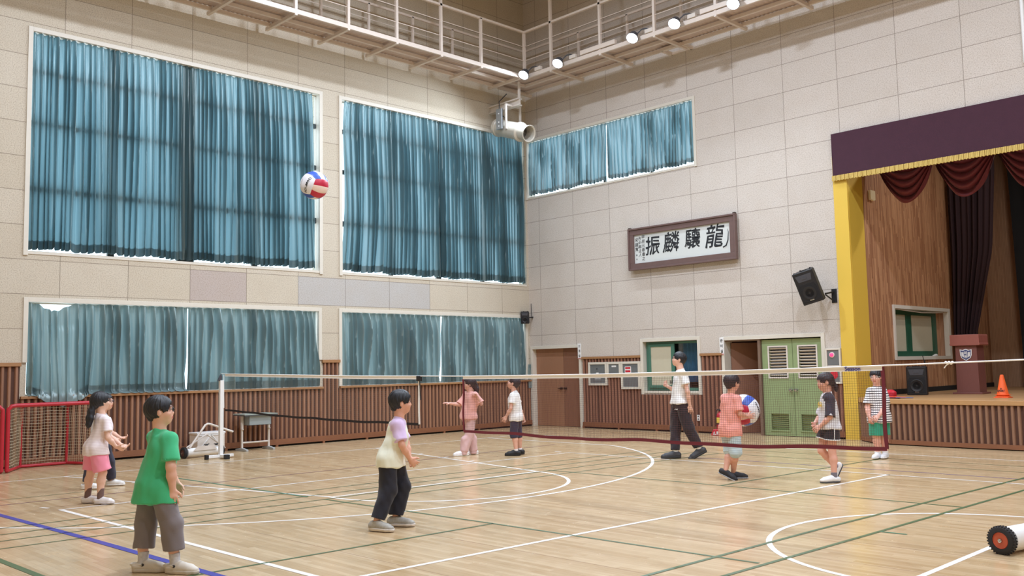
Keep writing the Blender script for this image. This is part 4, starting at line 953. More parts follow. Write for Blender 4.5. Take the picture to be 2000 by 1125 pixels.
pts = [(x - 1.5, yl(x) + 9.47 - .006, float(np.interp(x, [1.5, 1.64, 6.1, 7.56, 8.5, 10.65, 12.6, 13.6, 13.94, 15.0, 19.6], [1.517, 1.514, 1.449, 1.438, 1.430, 1.434, 1.455, 1.474, 1.480, 1.507, 1.53]))) for x in np.linspace(1.5, 19.6, 60)]
mb = MB(); mb.tube(pts, .0055, 6); mb.build('cord', M['netwhite'], t, smooth=True)
mb = MB()
kx = 14.47; kp = Vector((kx - 1.5, yl(kx) + 9.47, 1.493))
for s in range(5): mb.ell(kp + Vector((.012 * s - .03, .004 * (s % 2), .004 * (-1) ** s)), (.012, .01, .010), 10, 6)
mb.tube([kp, kp + Vector((-.03, 0, -.02)), kp + Vector((-.045, 0, -.04))], .004, 5); mb.build('knot', M['netwhite'], t, smooth=True)
mb = MB(); mb.box(7.56 - .03, yl(7.56) - .02, 1.37, 7.56 + .05, yl(7.56) + .02, 1.44); mb.tube([(7.58, yl(7.58), 1.40), (7.59, yl(7.58), 1.2), (7.6, yl(7.6), 1.12)], .008, 5)
tag(mb.build('cord_clamp', M['black'], bevel=.004), 'black clamp on the cord where the narrow net ends', 'clamp')

# ------------------------------------------------------------------ goals
def goal(loc, label, w=1.47):
    t = thing('small_goal', label, 'goal', loc, group='red framed small goals by the wall')
    H = 1.06
    def post(y):
        pts = [(0, y, 0), (0, y, H - .08)] if False else None
        mb = MB(); mb.tube([(0, y, .03), (0, y, H - .10)], .034, 12); mb.build('goal_post', M['red'], t, smooth=True)
    mb = MB(); mb.tube([(0, -w / 2, H - .12), (0, -w / 2, H - .05), (0, -w / 2 + .05, H), (0, -w / 2 + .12, H + .012), (0, w / 2 - .12, H + .012), (0, w / 2 - .05, H), (0, w / 2, H - .05), (0, w / 2, H - .12)], .033, 12); mb.build('crossbar', M['red'], t, smooth=True)
    post(-w / 2); post(w / 2)
    for y in (-w / 2 + .40, w / 2 - .33):
        mb = MB(); mb.tube([(-.70, y, .03), (-.68, y, H - .07), (-.60, y, H)], .022, 10); mb.build('rear_upright', M['red'], t, smooth=True)
    mb = MB(); mb.tube([(0, -w / 2, .03), (-.70, -w / 2 + .40, .03), (-.70, w / 2 - .33, .03), (0, w / 2, .03)], .026, 10); mb.build('base_frame', M['red'], t, smooth=True)
    mb = MB(); mb.tube([(0, -w / 2 + .1, H), (-.6, -w / 2 + .40, H)], .018, 8); mb.tube([(0, w / 2 - .1, H), (-.6, w / 2 - .33, H)], .018, 8); mb.tube([(-.6, -w / 2 + .4, H), (-.6, w / 2 - .33, H)], .018, 8); mb.build('roof_frame', M['red'], t, smooth=True)
    mb = MB(); r = .0028; c = .048
    yl0, yl1 = -w / 2 + .40, w / 2 - .33; rg = random.Random(4)
    def patch(A, B, C, D, bulge):
        A, B, C, D = map(Vector, (A, B, C, D)); nu = max(2, int((B - A).length / c)); nv = max(2, int((D - A).length / c))
        nr = (B - A).cross(D - A).normalized()
        f = lambda u, v: (A * (1 - u) + B * u) * (1 - v) + (D * (1 - u) + C * u) * v + nr * bulge * math.sin(PI * u) * math.sin(PI * v) + Vector((0, .006 * math.sin(9 * v + 5 * u), .006 * math.sin(8 * u + 3)))
        for i in range(nu + 1): mb.tube([f(i / nu, j / 8) for j in range(9)], r, 3, cap=False)
        for j in range(nv + 1): mb.tube([f(i / 8, j / nv) for i in range(9)], r, 3, cap=False)
    patch((-.72, yl0, .05), (-.72, yl1, .05), (-.64, yl1, H - .02), (-.64, yl0, H - .02), .05)
    patch((0, -w / 2, .05), (-.72, yl0, .05), (-.64, yl0, H - .02), (0, -w / 2, H - .02), .03)
    patch((0, w / 2, .05), (-.72, yl1, .05), (-.64, yl1, H - .02), (0, w / 2, H - .02), -.03)
    patch((0, -w / 2, H), (0, w / 2, H), (-.62, yl1, H), (-.62, yl0, H), -.02)
    mb.build('goal_net', M['goalnet'], t)
    return t
goal((.83, -12.06, 0), 'red framed small goal with cream net below the sagging curtain')
goal((.86, -13.62, 0), 'red framed small goal cut off by the left photo edge')

# ------------------------------------------------------------------ desk
t = thing('school_desk', 'grey school desk with a metal book tray by the ribbed wall', 'desk', (.40, -8.19, 0))
mb = MB(); mb.box(-.24, -.36, .70, .24, .36, .722); mb.build('desk_top', mat('desk_laminate', (150, 160, 152), .4, noise=.05), t, bevel=.006)
mb = MB(); mb.box(-.22, -.36, .685, .24, .36, .70); mb.build('edge_rail', M['dgrey'], t)
mb = MB(); mb.box(-.16, -.24, .50, .19, .24, .505); mb.box(.185, -.24, .50, .19, .24, .685); mb.box(-.16, -.24, .5, -.155, .24, .685); mb.box(-.16, -.24, .5, .19, -.235, .685); mb.box(-.16, .235, .5, .19, .24, .685); mb.build('book_tray', mat('tray_steel', (152, 162, 164), .4, .2), t)
for y in (-.29, .29):
    mb = MB(); mb.box(-.025, y - .02, .42, .025, y + .02, .69); mb.box(-.02, y - .016, .05, .02, y + .016, .45); mb.ell((.035, y, .42), (.018, .018, .018)); mb.build('leg', M['offwhite'], t, bevel=.004)
    mb = MB(); mb.prism([(-.22, 0), (.22, 0), (.22, .035), (.06, .06), (-.06, .06), (-.22, .035)], (0, y - .025, 0), (1, 0, 0), (0, 0, 1), (0, .05, 0)); mb.build('foot', mat('desk_foot', (168, 170, 170), .5), t, bevel=.006)
mb = MB(); mb.tube([(0, -.29, .16), (0, .29, .16)], .018, 10); mb.build('cross_bar', M['offwhite'], t, smooth=True)

# ------------------------------------------------------------------ volleyball post trolleys: a white tube on wheels
def wheel_parts(t, c, ax, r, wd, hub):
    ax = Vector(ax).normalized(); c = Vector(c); h = wd / 2
    mb = MB(); prof = [(r * .60, -h), (r * .9, -h), (r * .97, -h * .8), (r, -h * .4), (r, h * .4), (r * .97, h * .8), (r * .9, h), (r * .60, h), (r * .58, h * .7), (r * .58, -h * .7), (r * .60, -h)]
    mb.lathe(prof, c, ax, 40); u = Vector((0, 0, 1)); v = ax.cross(u).normalized()
    for k in range(30):
        a = 2 * PI * k / 30
        for s in (-1, 1):
            p = c + (u * math.cos(a + s * .05) + v * math.sin(a + s * .05)) * r * .985 + ax * h * .62 * s; d = (u * math.cos(a) + v * math.sin(a)); mb.bar(p - d * .004, p + d * .006, h * .5, r * .10, up=tuple(ax.cross(d)))
    w_ = mb.build('wheel', M['rubber'], t, smooth=50)
    mb = MB(); mb.lathe([(r * .60, h * .8), (r * .56, h * 1.0), (r * .50, h * .55), (r * .30, h * .5), (r * .26, h * .75), (0, h * .75)], c, ax, 36); mb.lathe([(r * .60, h * .8), (r * .5, h * .55), (0, h * .5)], c, -ax, 36); mb.build('hub', hub, w_, smooth=True)
    mb = MB(); mb.lathe([(r * .15, h * .7), (r * .14, h * 1.25), (r * .08, h * 1.3), (r * .07, h * 1.6), (0, h * 1.6)], c, ax, 16); mb.lathe([(r * .15, h * .5), (r * .12, h * 1.2), (0, h * 1.2)], c, -ax, 16)
    for k in range(4): a = PI / 4 + k * PI / 2; mb.lathe([(r * .05, h * .5), (r * .05, h * .75), (0, h * .75)], c + (u * math.cos(a) + v * math.sin(a)) * r * .4, ax, 8)
    mb.build('axle_nut', M['chrome'], w_, smooth=True)
def trolley(loc, d, L, r, rt, label, hub, handle):
    d = Vector((d[0], d[1], 0)).normalized(); t = thing('post_trolley', label, 'trolley', loc)
    mb = MB(); a = d * .05 + Vector((0, 0, r)); b = d * (L - .05) + Vector((0, 0, r)); mb.lathe([(rt * .4, 0), (rt, .005), (rt, (b - a).length - .005), (rt * .4, (b - a).length)], a, d, 36); mb.build('roller_tube', M['white'], t, smooth=True)
    wheel_parts(t, (0, 0, r), -d, r, .055, hub); wheel_parts(t, tuple(d * L + Vector((0, 0, 0))) [:2] + (r,), d, r, .055, hub)
    if handle:
        n = Vector((-.25, 0, 0)); mb = MB(); mb.tube([d * .1 + Vector((.02, 0, r + rt)), d * .42 + Vector((0, 0, .58)), d * .47 + Vector((0, 0, .60)), d * .52 + Vector((0, 0, .59)), d * 1.0 + Vector((-.02, 0, .42))], .02, 10); mb.tube([d * .12 + Vector((-.14, 0, r + rt)), d * .52 + Vector((-.14, 0, .40)), d * .9 + Vector((-.14, 0, .12))], .016, 8); mb.build('lever', M['offwhite'], t, smooth=True)
        mb = MB(); mb.prism([(.15, r + rt * .4), (.62, r + rt * .4), (.55, r + rt + .03), (.22, r + rt + .03)], (.085, 0, 0), d, (0, 0, 1), (.012, 0, 0)); mb.build('side_plate', M['offwhite'], t)
        mb = MB()
        for s in (.42, .62): p = d * s + Vector((.06, 0, r + rt + .04)); mb.ell(p, (.02, .03, .02), 12, 8); mb.tube([p, p + Vector((0, .05, .02))], .008, 6); mb.tube([p, p + Vector((0, -.05, .01))], .008, 6)
        mb.build('clamp_knob', M['black'], t, smooth=True)
    else:
        mb = MB(); p = d * .55; q = Vector((-d.y, d.x, 0)); mb.tube([p + Vector((0, 0, r + rt)), p + q * .1 + Vector((0, 0, .32))], .02, 8) if False else mb.bar(p + Vector((0, 0, r)), p + q * -.2 + Vector((0, 0, r)), .04, .04); mb.build('arm', M['offwhite'], t)
    return t
trolley((.92, -9.90, 0), (-.06, 1), .74, .10, .078, 'white tube trolley with black wheels and bent lever beside the net post', mat('dark_hub', (84, 44, 40), .5), True)
trolley((14.60, -9.575, 0), (.235, .97), 1.15, .108, .096, 'white tube trolley with an orange hubbed wheel at lower right photo edge', M['rust'], False)
t = thing('storage_crate', 'white plastic crate with crossed ribs behind the wheeled trolley', 'crate', (.36, -9.18, .0), math.radians(2))
mb = MB(); mb.box(-.16, -.28, .06, .16, .28, .40); mb.build('crate_body', M['offwhite'], t, bevel=.01)
mb = MB(); mb.box(-.17, -.29, .385, .17, .29, .42); mb.build('crate_rim', M['white'], t, bevel=.006)
mb = MB(); mb.bar((.163, -.25, .10), (.163, .0, .37), .012, .02); mb.bar((.163, .25, .10), (.163, .0, .37), .012, .02); mb.bar((.163, -.27, .37), (.163, .27, .37), .012, .02); mb.build('crate_rib', M['white'], t)
mb = MB(); [mb.box(sx * .11 - .03, sy * .2 - .03, 0, sx * .11 + .03, sy * .2 + .03, .06) for sx in (-1, 1) for sy in (-1, 1)]; mb.build('crate_foot', M['dgrey'], t)


# ------------------------------------------------------------------ big volleyballs
IR, IU, IT = Vector((.6976, .7165, 0)), Vector((0, 0, 1)), Vector((.7165, -.6976, 0))
def ball(name, label, loc, r, a, b, c, letters, lm):
    """a: white lettered side, b: blue striped side, c: red striped side, directions in the hall"""
    A, B_, C_2 = [(IR * v[0] + IU * v[1] + IT * v[2]).normalized() for v in (a, b, c)]
    t = thing(name, label, 'ball', loc)
    mats = [mat('ball_white', (232, 232, 238), .4, noise=.03), mat('ball_blue', (50, 88, 180), .4), mat('ball_red', (190, 30, 62), .4), mat('ball_cream', (238, 214, 200), .4)]
    mb = MB(); n = 36
    for (N0, S0, T0, cols) in ((A, C_2, B_, (0, 0, 0)), (B_, A, C_2, (1, 0, 1)), (C_2, B_, A, (2, 3, 2)), (-A, C_2, B_, (0, 0, 0)), (-B_, A, C_2, (1, 0, 1)), (-C_2, B_, A, (2, 3, 2))):
        k = len(mb.v)
        for i in range(n + 1):
            for j in range(n + 1):
                s, u = math.tan(PI / 4 * (2 * i / n - 1)), math.tan(PI / 4 * (2 * j / n - 1)); p = (N0 + S0 * s + T0 * u).normalized()
                g = 1.0
                if i % 12 == 0 or (j in (0, n)): g = .988
                mb.v.append(tuple(p * r * g))
        for i in range(n):
            for j in range(n): mb.f.append((k + i * (n + 1) + j, k + (i + 1) * (n + 1) + j, k + (i + 1) * (n + 1) + j + 1, k + i * (n + 1) + j + 1)); mb.mi.append(cols[min(2, i * 3 // n)])
    o = mb.build('ball_shell', mats, t, smooth=60)
    word = 'CHAMPION'
    for i, ch in enumerate(word):
        ang = (i - 3.5) * .155
        p = (A * math.cos(ang) + B_ * -math.sin(ang)) ; p = (p + C_2 * lm).normalized(); tx = (B_ * -1); tx = (tx - p * tx.dot(p)).normalized(); ty = p.cross(tx)
        o = text_obj('letter', ch, r * .24, M['ink'], t, ext=.0006, offset=r * .006)
        R = Matrix((tx, ty, p)).transposed().to_4x4(); o.matrix_local = Matrix.Translation(p * r * 1.004) @ R
    for i in range(7):
        ang = (i - 3) * .07; p = (A * math.cos(ang) - B_ * math.sin(ang) - C_2 * .28).normalized(); tx = (-B_ + p * B_.dot(p)).normalized(); ty = p.cross(tx)
        o = text_obj('small_letter', 'SPORT 5'[i] if 'SPORT 5'[i] != ' ' else '-', r * .09, M['boxgrey'], t, ext=.0004); o.matrix_local = Matrix.Translation(p * r * 1.003) @ Matrix((tx, ty, p)).transposed().to_4x4()
    return t
ball('volleyball', 'oversized blue, white and red volleyball in mid air above the net', (5.094, -9.782, 4.375), .215, (-.60, .02, .80), (.38, .87, .25), (.69, -.454, .53), True, .30)
# ------------------------------------------------------------------ people: smooth surfaces from blended limb shapes
def V3(*a): return np.array(a, float)
def unit(v): v = np.asarray(v, float); return v / (np.linalg.norm(v) + 1e-12)
class Field:
    def __init__(s, lo, hi, h):
        s.lo = np.array(lo, float); s.h = h; s.n = (np.ceil((np.array(hi) - s.lo) / h).astype(int) + 1)
        s.F = np.full(s.n, .08, np.float32)
    def sub(s, lo, hi, m=.045):
        a = np.clip(np.floor((np.array(lo) - m - s.lo) / s.h).astype(int), 0, s.n); b = np.clip(np.ceil((np.array(hi) + m - s.lo) / s.h).astype(int) + 1, 0, s.n)
        g = [s.lo[i] + s.h * np.arange(a[i], b[i], dtype=np.float32) for i in range(3)]
        return (slice(a[0], b[0]), slice(a[1], b[1]), slice(a[2], b[2])), g[0][:, None, None], g[1][None, :, None], g[2][None, None, :]
    def put(s, sl, d, k, op='add', tone=None):
        f = s.F[sl]
        if f.size == 0: return
        if op == 'add':
            h = np.clip(.5 + .5 * (f - d) / k, 0, 1); s.F[sl] = f * (1 - h) + d * h - k * h * (1 - h)
        elif op == 'cut':
            h = np.clip(.5 - .5 * (f + d) / k, 0, 1); s.F[sl] = f * (1 - h) - d * h + k * h * (1 - h)
    def rc(s, a, b, ra, rb, k=.02, op='add', flat=None, clip=None):
        """tapered capsule; flat=(dir, factor) squashes along dir; clip=(point, normal) keeps the side where (p-point).normal<0"""
        a, b = np.array(a, float), np.array(b, float); R = max(ra, rb)
        sl, X, Y, Z = s.sub(np.minimum(a, b) - R, np.maximum(a, b) + R)
        x, y, z = X - a[0], Y - a[1], Z - a[2]; d = b - a
        if flat is not None:
            fd = unit(flat[0]); q = (1 / flat[1] - 1)
            pr = (x * fd[0] + y * fd[1] + z * fd[2]) * q; x = x + pr * fd[0]; y = y + pr * fd[1]; z = z + pr * fd[2]
            d = d + fd * d.dot(fd) * q
        L2 = max(d.dot(d), 1e-9); t = np.clip((x * d[0] + y * d[1] + z * d[2]) / L2, 0, 1)
        D = np.sqrt((x - t * d[0]) ** 2 + (y - t * d[1]) ** 2 + (z - t * d[2]) ** 2) - (ra + (rb - ra) * t)
        if flat is not None: D = D * (flat[1] * .5 + .5)
        if clip is not None:
            for pt, nn in clip if isinstance(clip, list) else [clip]:
                nn = unit(nn); D = np.maximum(D, (X - pt[0]) * nn[0] + (Y - pt[1]) * nn[1] + (Z - pt[2]) * nn[2])
        s.put(sl, D.astype(np.float32), k, op)
    def ell(s, c, A, r, k=.02, op='add', clip=None):
        """ellipsoid; A: three axes, r: three radii"""
        c = np.array(c, float); R = max(r); sl, X, Y, Z = s.sub(c - R, c + R)
        x, y, z = X - c[0], Y - c[1], Z - c[2]; p = [(x * a[0] + y * a[1] + z * a[2]) for a in A]
        k1 = np.sqrt(sum((p[i] / r[i]) ** 2 for i in range(3))); k2 = np.sqrt(sum((p[i] / r[i] ** 2) ** 2 for i in range(3))) + 1e-6
        D = k1 * (k1 - 1) / k2
        if clip is not None:
            for pt, nn in clip if isinstance(clip, list) else [clip]:
                nn = unit(nn); D = np.maximum(D, (X - pt[0]) * nn[0] + (Y - pt[1]) * nn[1] + (Z - pt[2]) * nn[2])
        s.put(sl, D.astype(np.float32), k, op)
    def tub(s, a, b, side, wa, da, wb, db, k=.02, rd=.02, op='add', clip=None):
        """elliptic tube from a to b; side = direction of the wide half axis w, d = the narrow one"""
        a, b = np.array(a, float), np.array(b, float); ax = b - a; L = np.linalg.norm(ax); ax /= L; sd = unit(side - ax * np.dot(side, ax)); fr = np.cross(ax, sd); R = max(wa, wb, da, db)
        sl, X, Y, Z = s.sub(np.minimum(a, b) - R, np.maximum(a, b) + R)
        x, y, z = X - a[0], Y - a[1], Z - a[2]; h = x * ax[0] + y * ax[1] + z * ax[2]; t = np.clip(h / L, 0, 1)
        u = x * sd[0] + y * sd[1] + z * sd[2]; v = x * fr[0] + y * fr[1] + z * fr[2]; W = wa + (wb - wa) * t; Dp = da + (db - da) * t
        k1 = np.sqrt((u / W) ** 2 + (v / Dp) ** 2) + 1e-6; k2 = np.sqrt((u / W ** 2) ** 2 + (v / Dp ** 2) ** 2) + 1e-6
        e = k1 * (k1 - 1) / k2 + rd; q = np.abs(h - L / 2) - L / 2 + rd
        D = np.minimum(np.maximum(e, q), 0) + np.sqrt(np.maximum(e, 0) ** 2 + np.maximum(q, 0) ** 2) - rd
        if clip is not None:
            for pt, nn in clip if isinstance(clip, list) else [clip]:
                nn = unit(nn); D = np.maximum(D, (X - pt[0]) * nn[0] + (Y - pt[1]) * nn[1] + (Z - pt[2]) * nn[2])
        s.put(sl, D.astype(np.float32), k, op)
    def loft(s, keys, side, k):
        """stack of horizontal ellipses: (height, centre, half width, half depth) from top to bottom"""
        keys = sorted(keys, key=lambda q: q[0]); Z0, Z1 = keys[0][0], keys[-1][0]; zz = np.linspace(Z0, Z1, 80)
        def sm(v):
            v = np.interp(zz, [q[0] for q in keys], v); p = np.pad(v, 9, mode='reflect', reflect_type='odd'); kr = np.hanning(19); return np.convolve(p, kr / kr.sum(), 'valid')
        cx, cy, W, Dp = sm([q[1][0] for q in keys]), sm([q[1][1] for q in keys]), sm([q[2] for q in keys]), sm([q[3] for q in keys]); R = max(W.max(), Dp.max())
        sl, X, Y, Z = s.sub((cx.min() - R, cy.min() - R, Z0), (cx.max() + R, cy.max() + R, Z1)); z = Z[0, 0]; f = lambda v: np.interp(z, zz, v)[None, None, :]
        sd_ = unit(V3(side[0], side[1], 0)); fr = V3(-sd_[1], sd_[0], 0); x, y = X - f(cx), Y - f(cy); u = x * sd_[0] + y * sd_[1]; v = x * fr[0] + y * fr[1]; w_, d_ = f(W), f(Dp)
        k1 = (np.abs(u / w_) ** 2.3 + np.abs(v / d_) ** 2.3) ** (1 / 2.3) + 1e-6; k2 = np.sqrt((u / w_ ** 2) ** 2 + (v / d_ ** 2) ** 2) + 1e-6
        e = k1 * (k1 - 1) / k2 + .012; q = np.maximum(Z - Z1, Z0 - Z) + .012 + 0 * e
        D = np.minimum(np.maximum(e, q), 0) + np.sqrt(np.maximum(e, 0) ** 2 + np.maximum(q, 0) ** 2) - .012
        s.put(sl, D.astype(np.float32), k)
    def surf(s):
        F = s.F; n0, n1, n2 = F.shape; S = F < 0
        C = [S[i:n0 - 1 + i, j:n1 - 1 + j, k:n2 - 1 + k] for i in (0, 1) for j in (0, 1) for k in (0, 1)]
        cnt = sum(c.astype(np.int8) for c in C); mask = (cnt > 0) & (cnt < 8)
        I = np.argwhere(mask); idx = np.full(mask.shape, -1, np.int32); idx[mask] = np.arange(len(I))
        acc = np.zeros((len(I), 3)); num = np.zeros(len(I))
        cor = [(i, j, k) for i in (0, 1) for j in (0, 1) for k in (0, 1)]
        for a in cor:
            for ax in range(3):
                if a[ax]: continue
                b = list(a); b[ax] = 1
                fa = F[I[:, 0] + a[0], I[:, 1] + a[1], I[:, 2] + a[2]]; fb = F[I[:, 0] + b[0], I[:, 1] + b[1], I[:, 2] + b[2]]
                m = (fa < 0) != (fb < 0); t = np.where(m, fa / np.where(m, fa - fb, 1), 0)
                P = np.array(a, float)[None, :].repeat(len(I), 0); P[:, ax] += t; acc[m] += P[m]; num[m] += 1
        V = s.lo + s.h * (I + acc / num[:, None])
        Q = []
        for ax in range(3):
            o1, o2 = [(1, 2), (2, 0), (0, 1)][ax]
            A = [slice(None)] * 3; B = [slice(None)] * 3; A[ax] = slice(0, -1); B[ax] = slice(1, None)
            ch = S[tuple(A)] != S[tuple(B)]; G = np.argwhere(ch); G = G[(G[:, o1] > 0) & (G[:, o2] > 0) & (G[:, o1] < F.shape[o1] - 1) & (G[:, o2] < F.shape[o2] - 1)]
            ins = S[G[:, 0], G[:, 1], G[:, 2]]
            def g(d1, d2): H = G.copy(); H[:, o1] += d1; H[:, o2] += d2; return idx[H[:, 0], H[:, 1], H[:, 2]]
            q = np.stack([g(-1, -1), g(0, -1), g(0, 0), g(-1, 0)], 1); q[~ins] = q[~ins][:, ::-1]; Q.append(q)
        return V, np.concatenate(Q)
def mesh_from(name, V, Q, m, parent, colors=None):
    me = bpy.data.meshes.new(name); me.vertices.add(len(V)); me.vertices.foreach_set('co', V.astype(np.float32).ravel())
    me.loops.add(Q.size); me.loops.foreach_set('vertex_index', Q.ravel().astype(np.int32)); me.polygons.add(len(Q))
    me.polygons.foreach_set('loop_start', np.arange(0, Q.size, 4, dtype=np.int32)); me.polygons.foreach_set('use_smooth', np.ones(len(Q), bool))
    me.update(calc_edges=True); me.validate(); me.materials.append(m)
    if colors is not None:
        at = me.color_attributes.new('tone', 'FLOAT_COLOR', 'POINT'); at.data.foreach_set('color', np.concatenate([colors, np.ones((len(V), 1))], 1).astype(np.float32).ravel())
    o = bpy.data.objects.new(name, me); COL.objects.link(o)
    if parent: o.parent = parent
    return o
def normals(V, Q):
    N = np.zeros_like(V); c = np.cross(V[Q[:, 2]] - V[Q[:, 0]], V[Q[:, 3]] - V[Q[:, 1]])
    for i in range(4): np.add.at(N, Q[:, i], c)
    return N / (np.linalg.norm(N, axis=1, keepdims=True) + 1e-12)
def relax(V, Q, it):
    E = np.concatenate([Q[:, [0, 1]], Q[:, [1, 2]], Q[:, [2, 3]], Q[:, [3, 0]]])
    for _ in range(it):
        A = np.zeros_like(V); n = np.zeros(len(V)); np.add.at(A, E[:, 0], V[E[:, 1]]); np.add.at(A, E[:, 1], V[E[:, 0]]); np.add.at(n, E[:, 0], 1); np.add.at(n, E[:, 1], 1)
        V = V * .5 + .5 * A / n[:, None]
    return V
def wrinkle(V, Q, amp, seed, fz=1.0, fx=1.0):
    r = np.random.default_rng(seed); N = normals(V, Q); d = 0
    for i in range(5):
        k = r.normal(size=3); k[2] *= .7 * fz; k[:2] *= fx; k = k / np.linalg.norm(k) * (18 + 16 * i); ph = r.uniform(0, 6.28)
        wv = r.normal(size=3) * 9
        d = d + np.sin(V @ k + ph + 1.4 * np.sin(V @ wv + i)) / (1 + .6 * i)
    d = np.sign(d) * np.abs(d) ** .8
    return V + N * (d * amp)[:, None]

skin_m = NT('skin'); at = skin_m.t.nodes.new('ShaderNodeAttribute'); at.attribute_name = 'tone'
skin_m.b.inputs['Subsurface Weight'].default_value = 0.0; skin_m.b.inputs['Roughness'].default_value = .55
sn = skin_m.noise(18, 3); M['skin'] = skin_m.out(skin_m.mix(skin_m.ramp(sn, .3, .7, 0, .12), at.outputs['Color'], lin((190, 120, 100))))
M['eye_w'] = mat('eye_white', (225, 220, 215), .3); M['iris'] = mat('dark_iris', (34, 24, 20), .2)
def hair_mat():
    n = NT('black_hair'); g = n.noise(1, 4, n.mapv((160, 160, 14))); c = n.mix(n.ramp(g, .3, .7, 0, 1), lin((14, 14, 18)), lin((34, 34, 42))); n.bump(g, .5, .004); return n.out(c, .48)
M['hair'] = hair_mat()
n_ = NT('brown_black_hair'); g_ = n_.noise(1, 4, n_.mapv((160, 160, 14))); n_.bump(g_, .5, .004); M['hair2'] = n_.out(n_.mix(n_.ramp(g_, .3, .7, 0, 1), lin((30, 22, 26)), lin((52, 40, 44))), .5)
def cloth(name, col, **k): return mat(name, col, .85, noise=.05, nscale=12, bump=.12, bscale=260, sheen=.15, **k)
def stripe_mat(name, ca, cb, per, fr, soft=.04):
    n = NT(name); f = n.math('FRACT', n.math('DIVIDE', n.math('ADD', n.sep.outputs[2], n.math('MULTIPLY', n.noise(6, 2), .012)), per))
    m1 = n.ramp(f, fr, fr + soft, 1.0, 0.0); m2 = n.ramp(f, 0, soft, 0.0, 1.0); return n.out(n.mix(n.math('MULTIPLY', m1, m2), lin(ca), lin(cb)), .85)

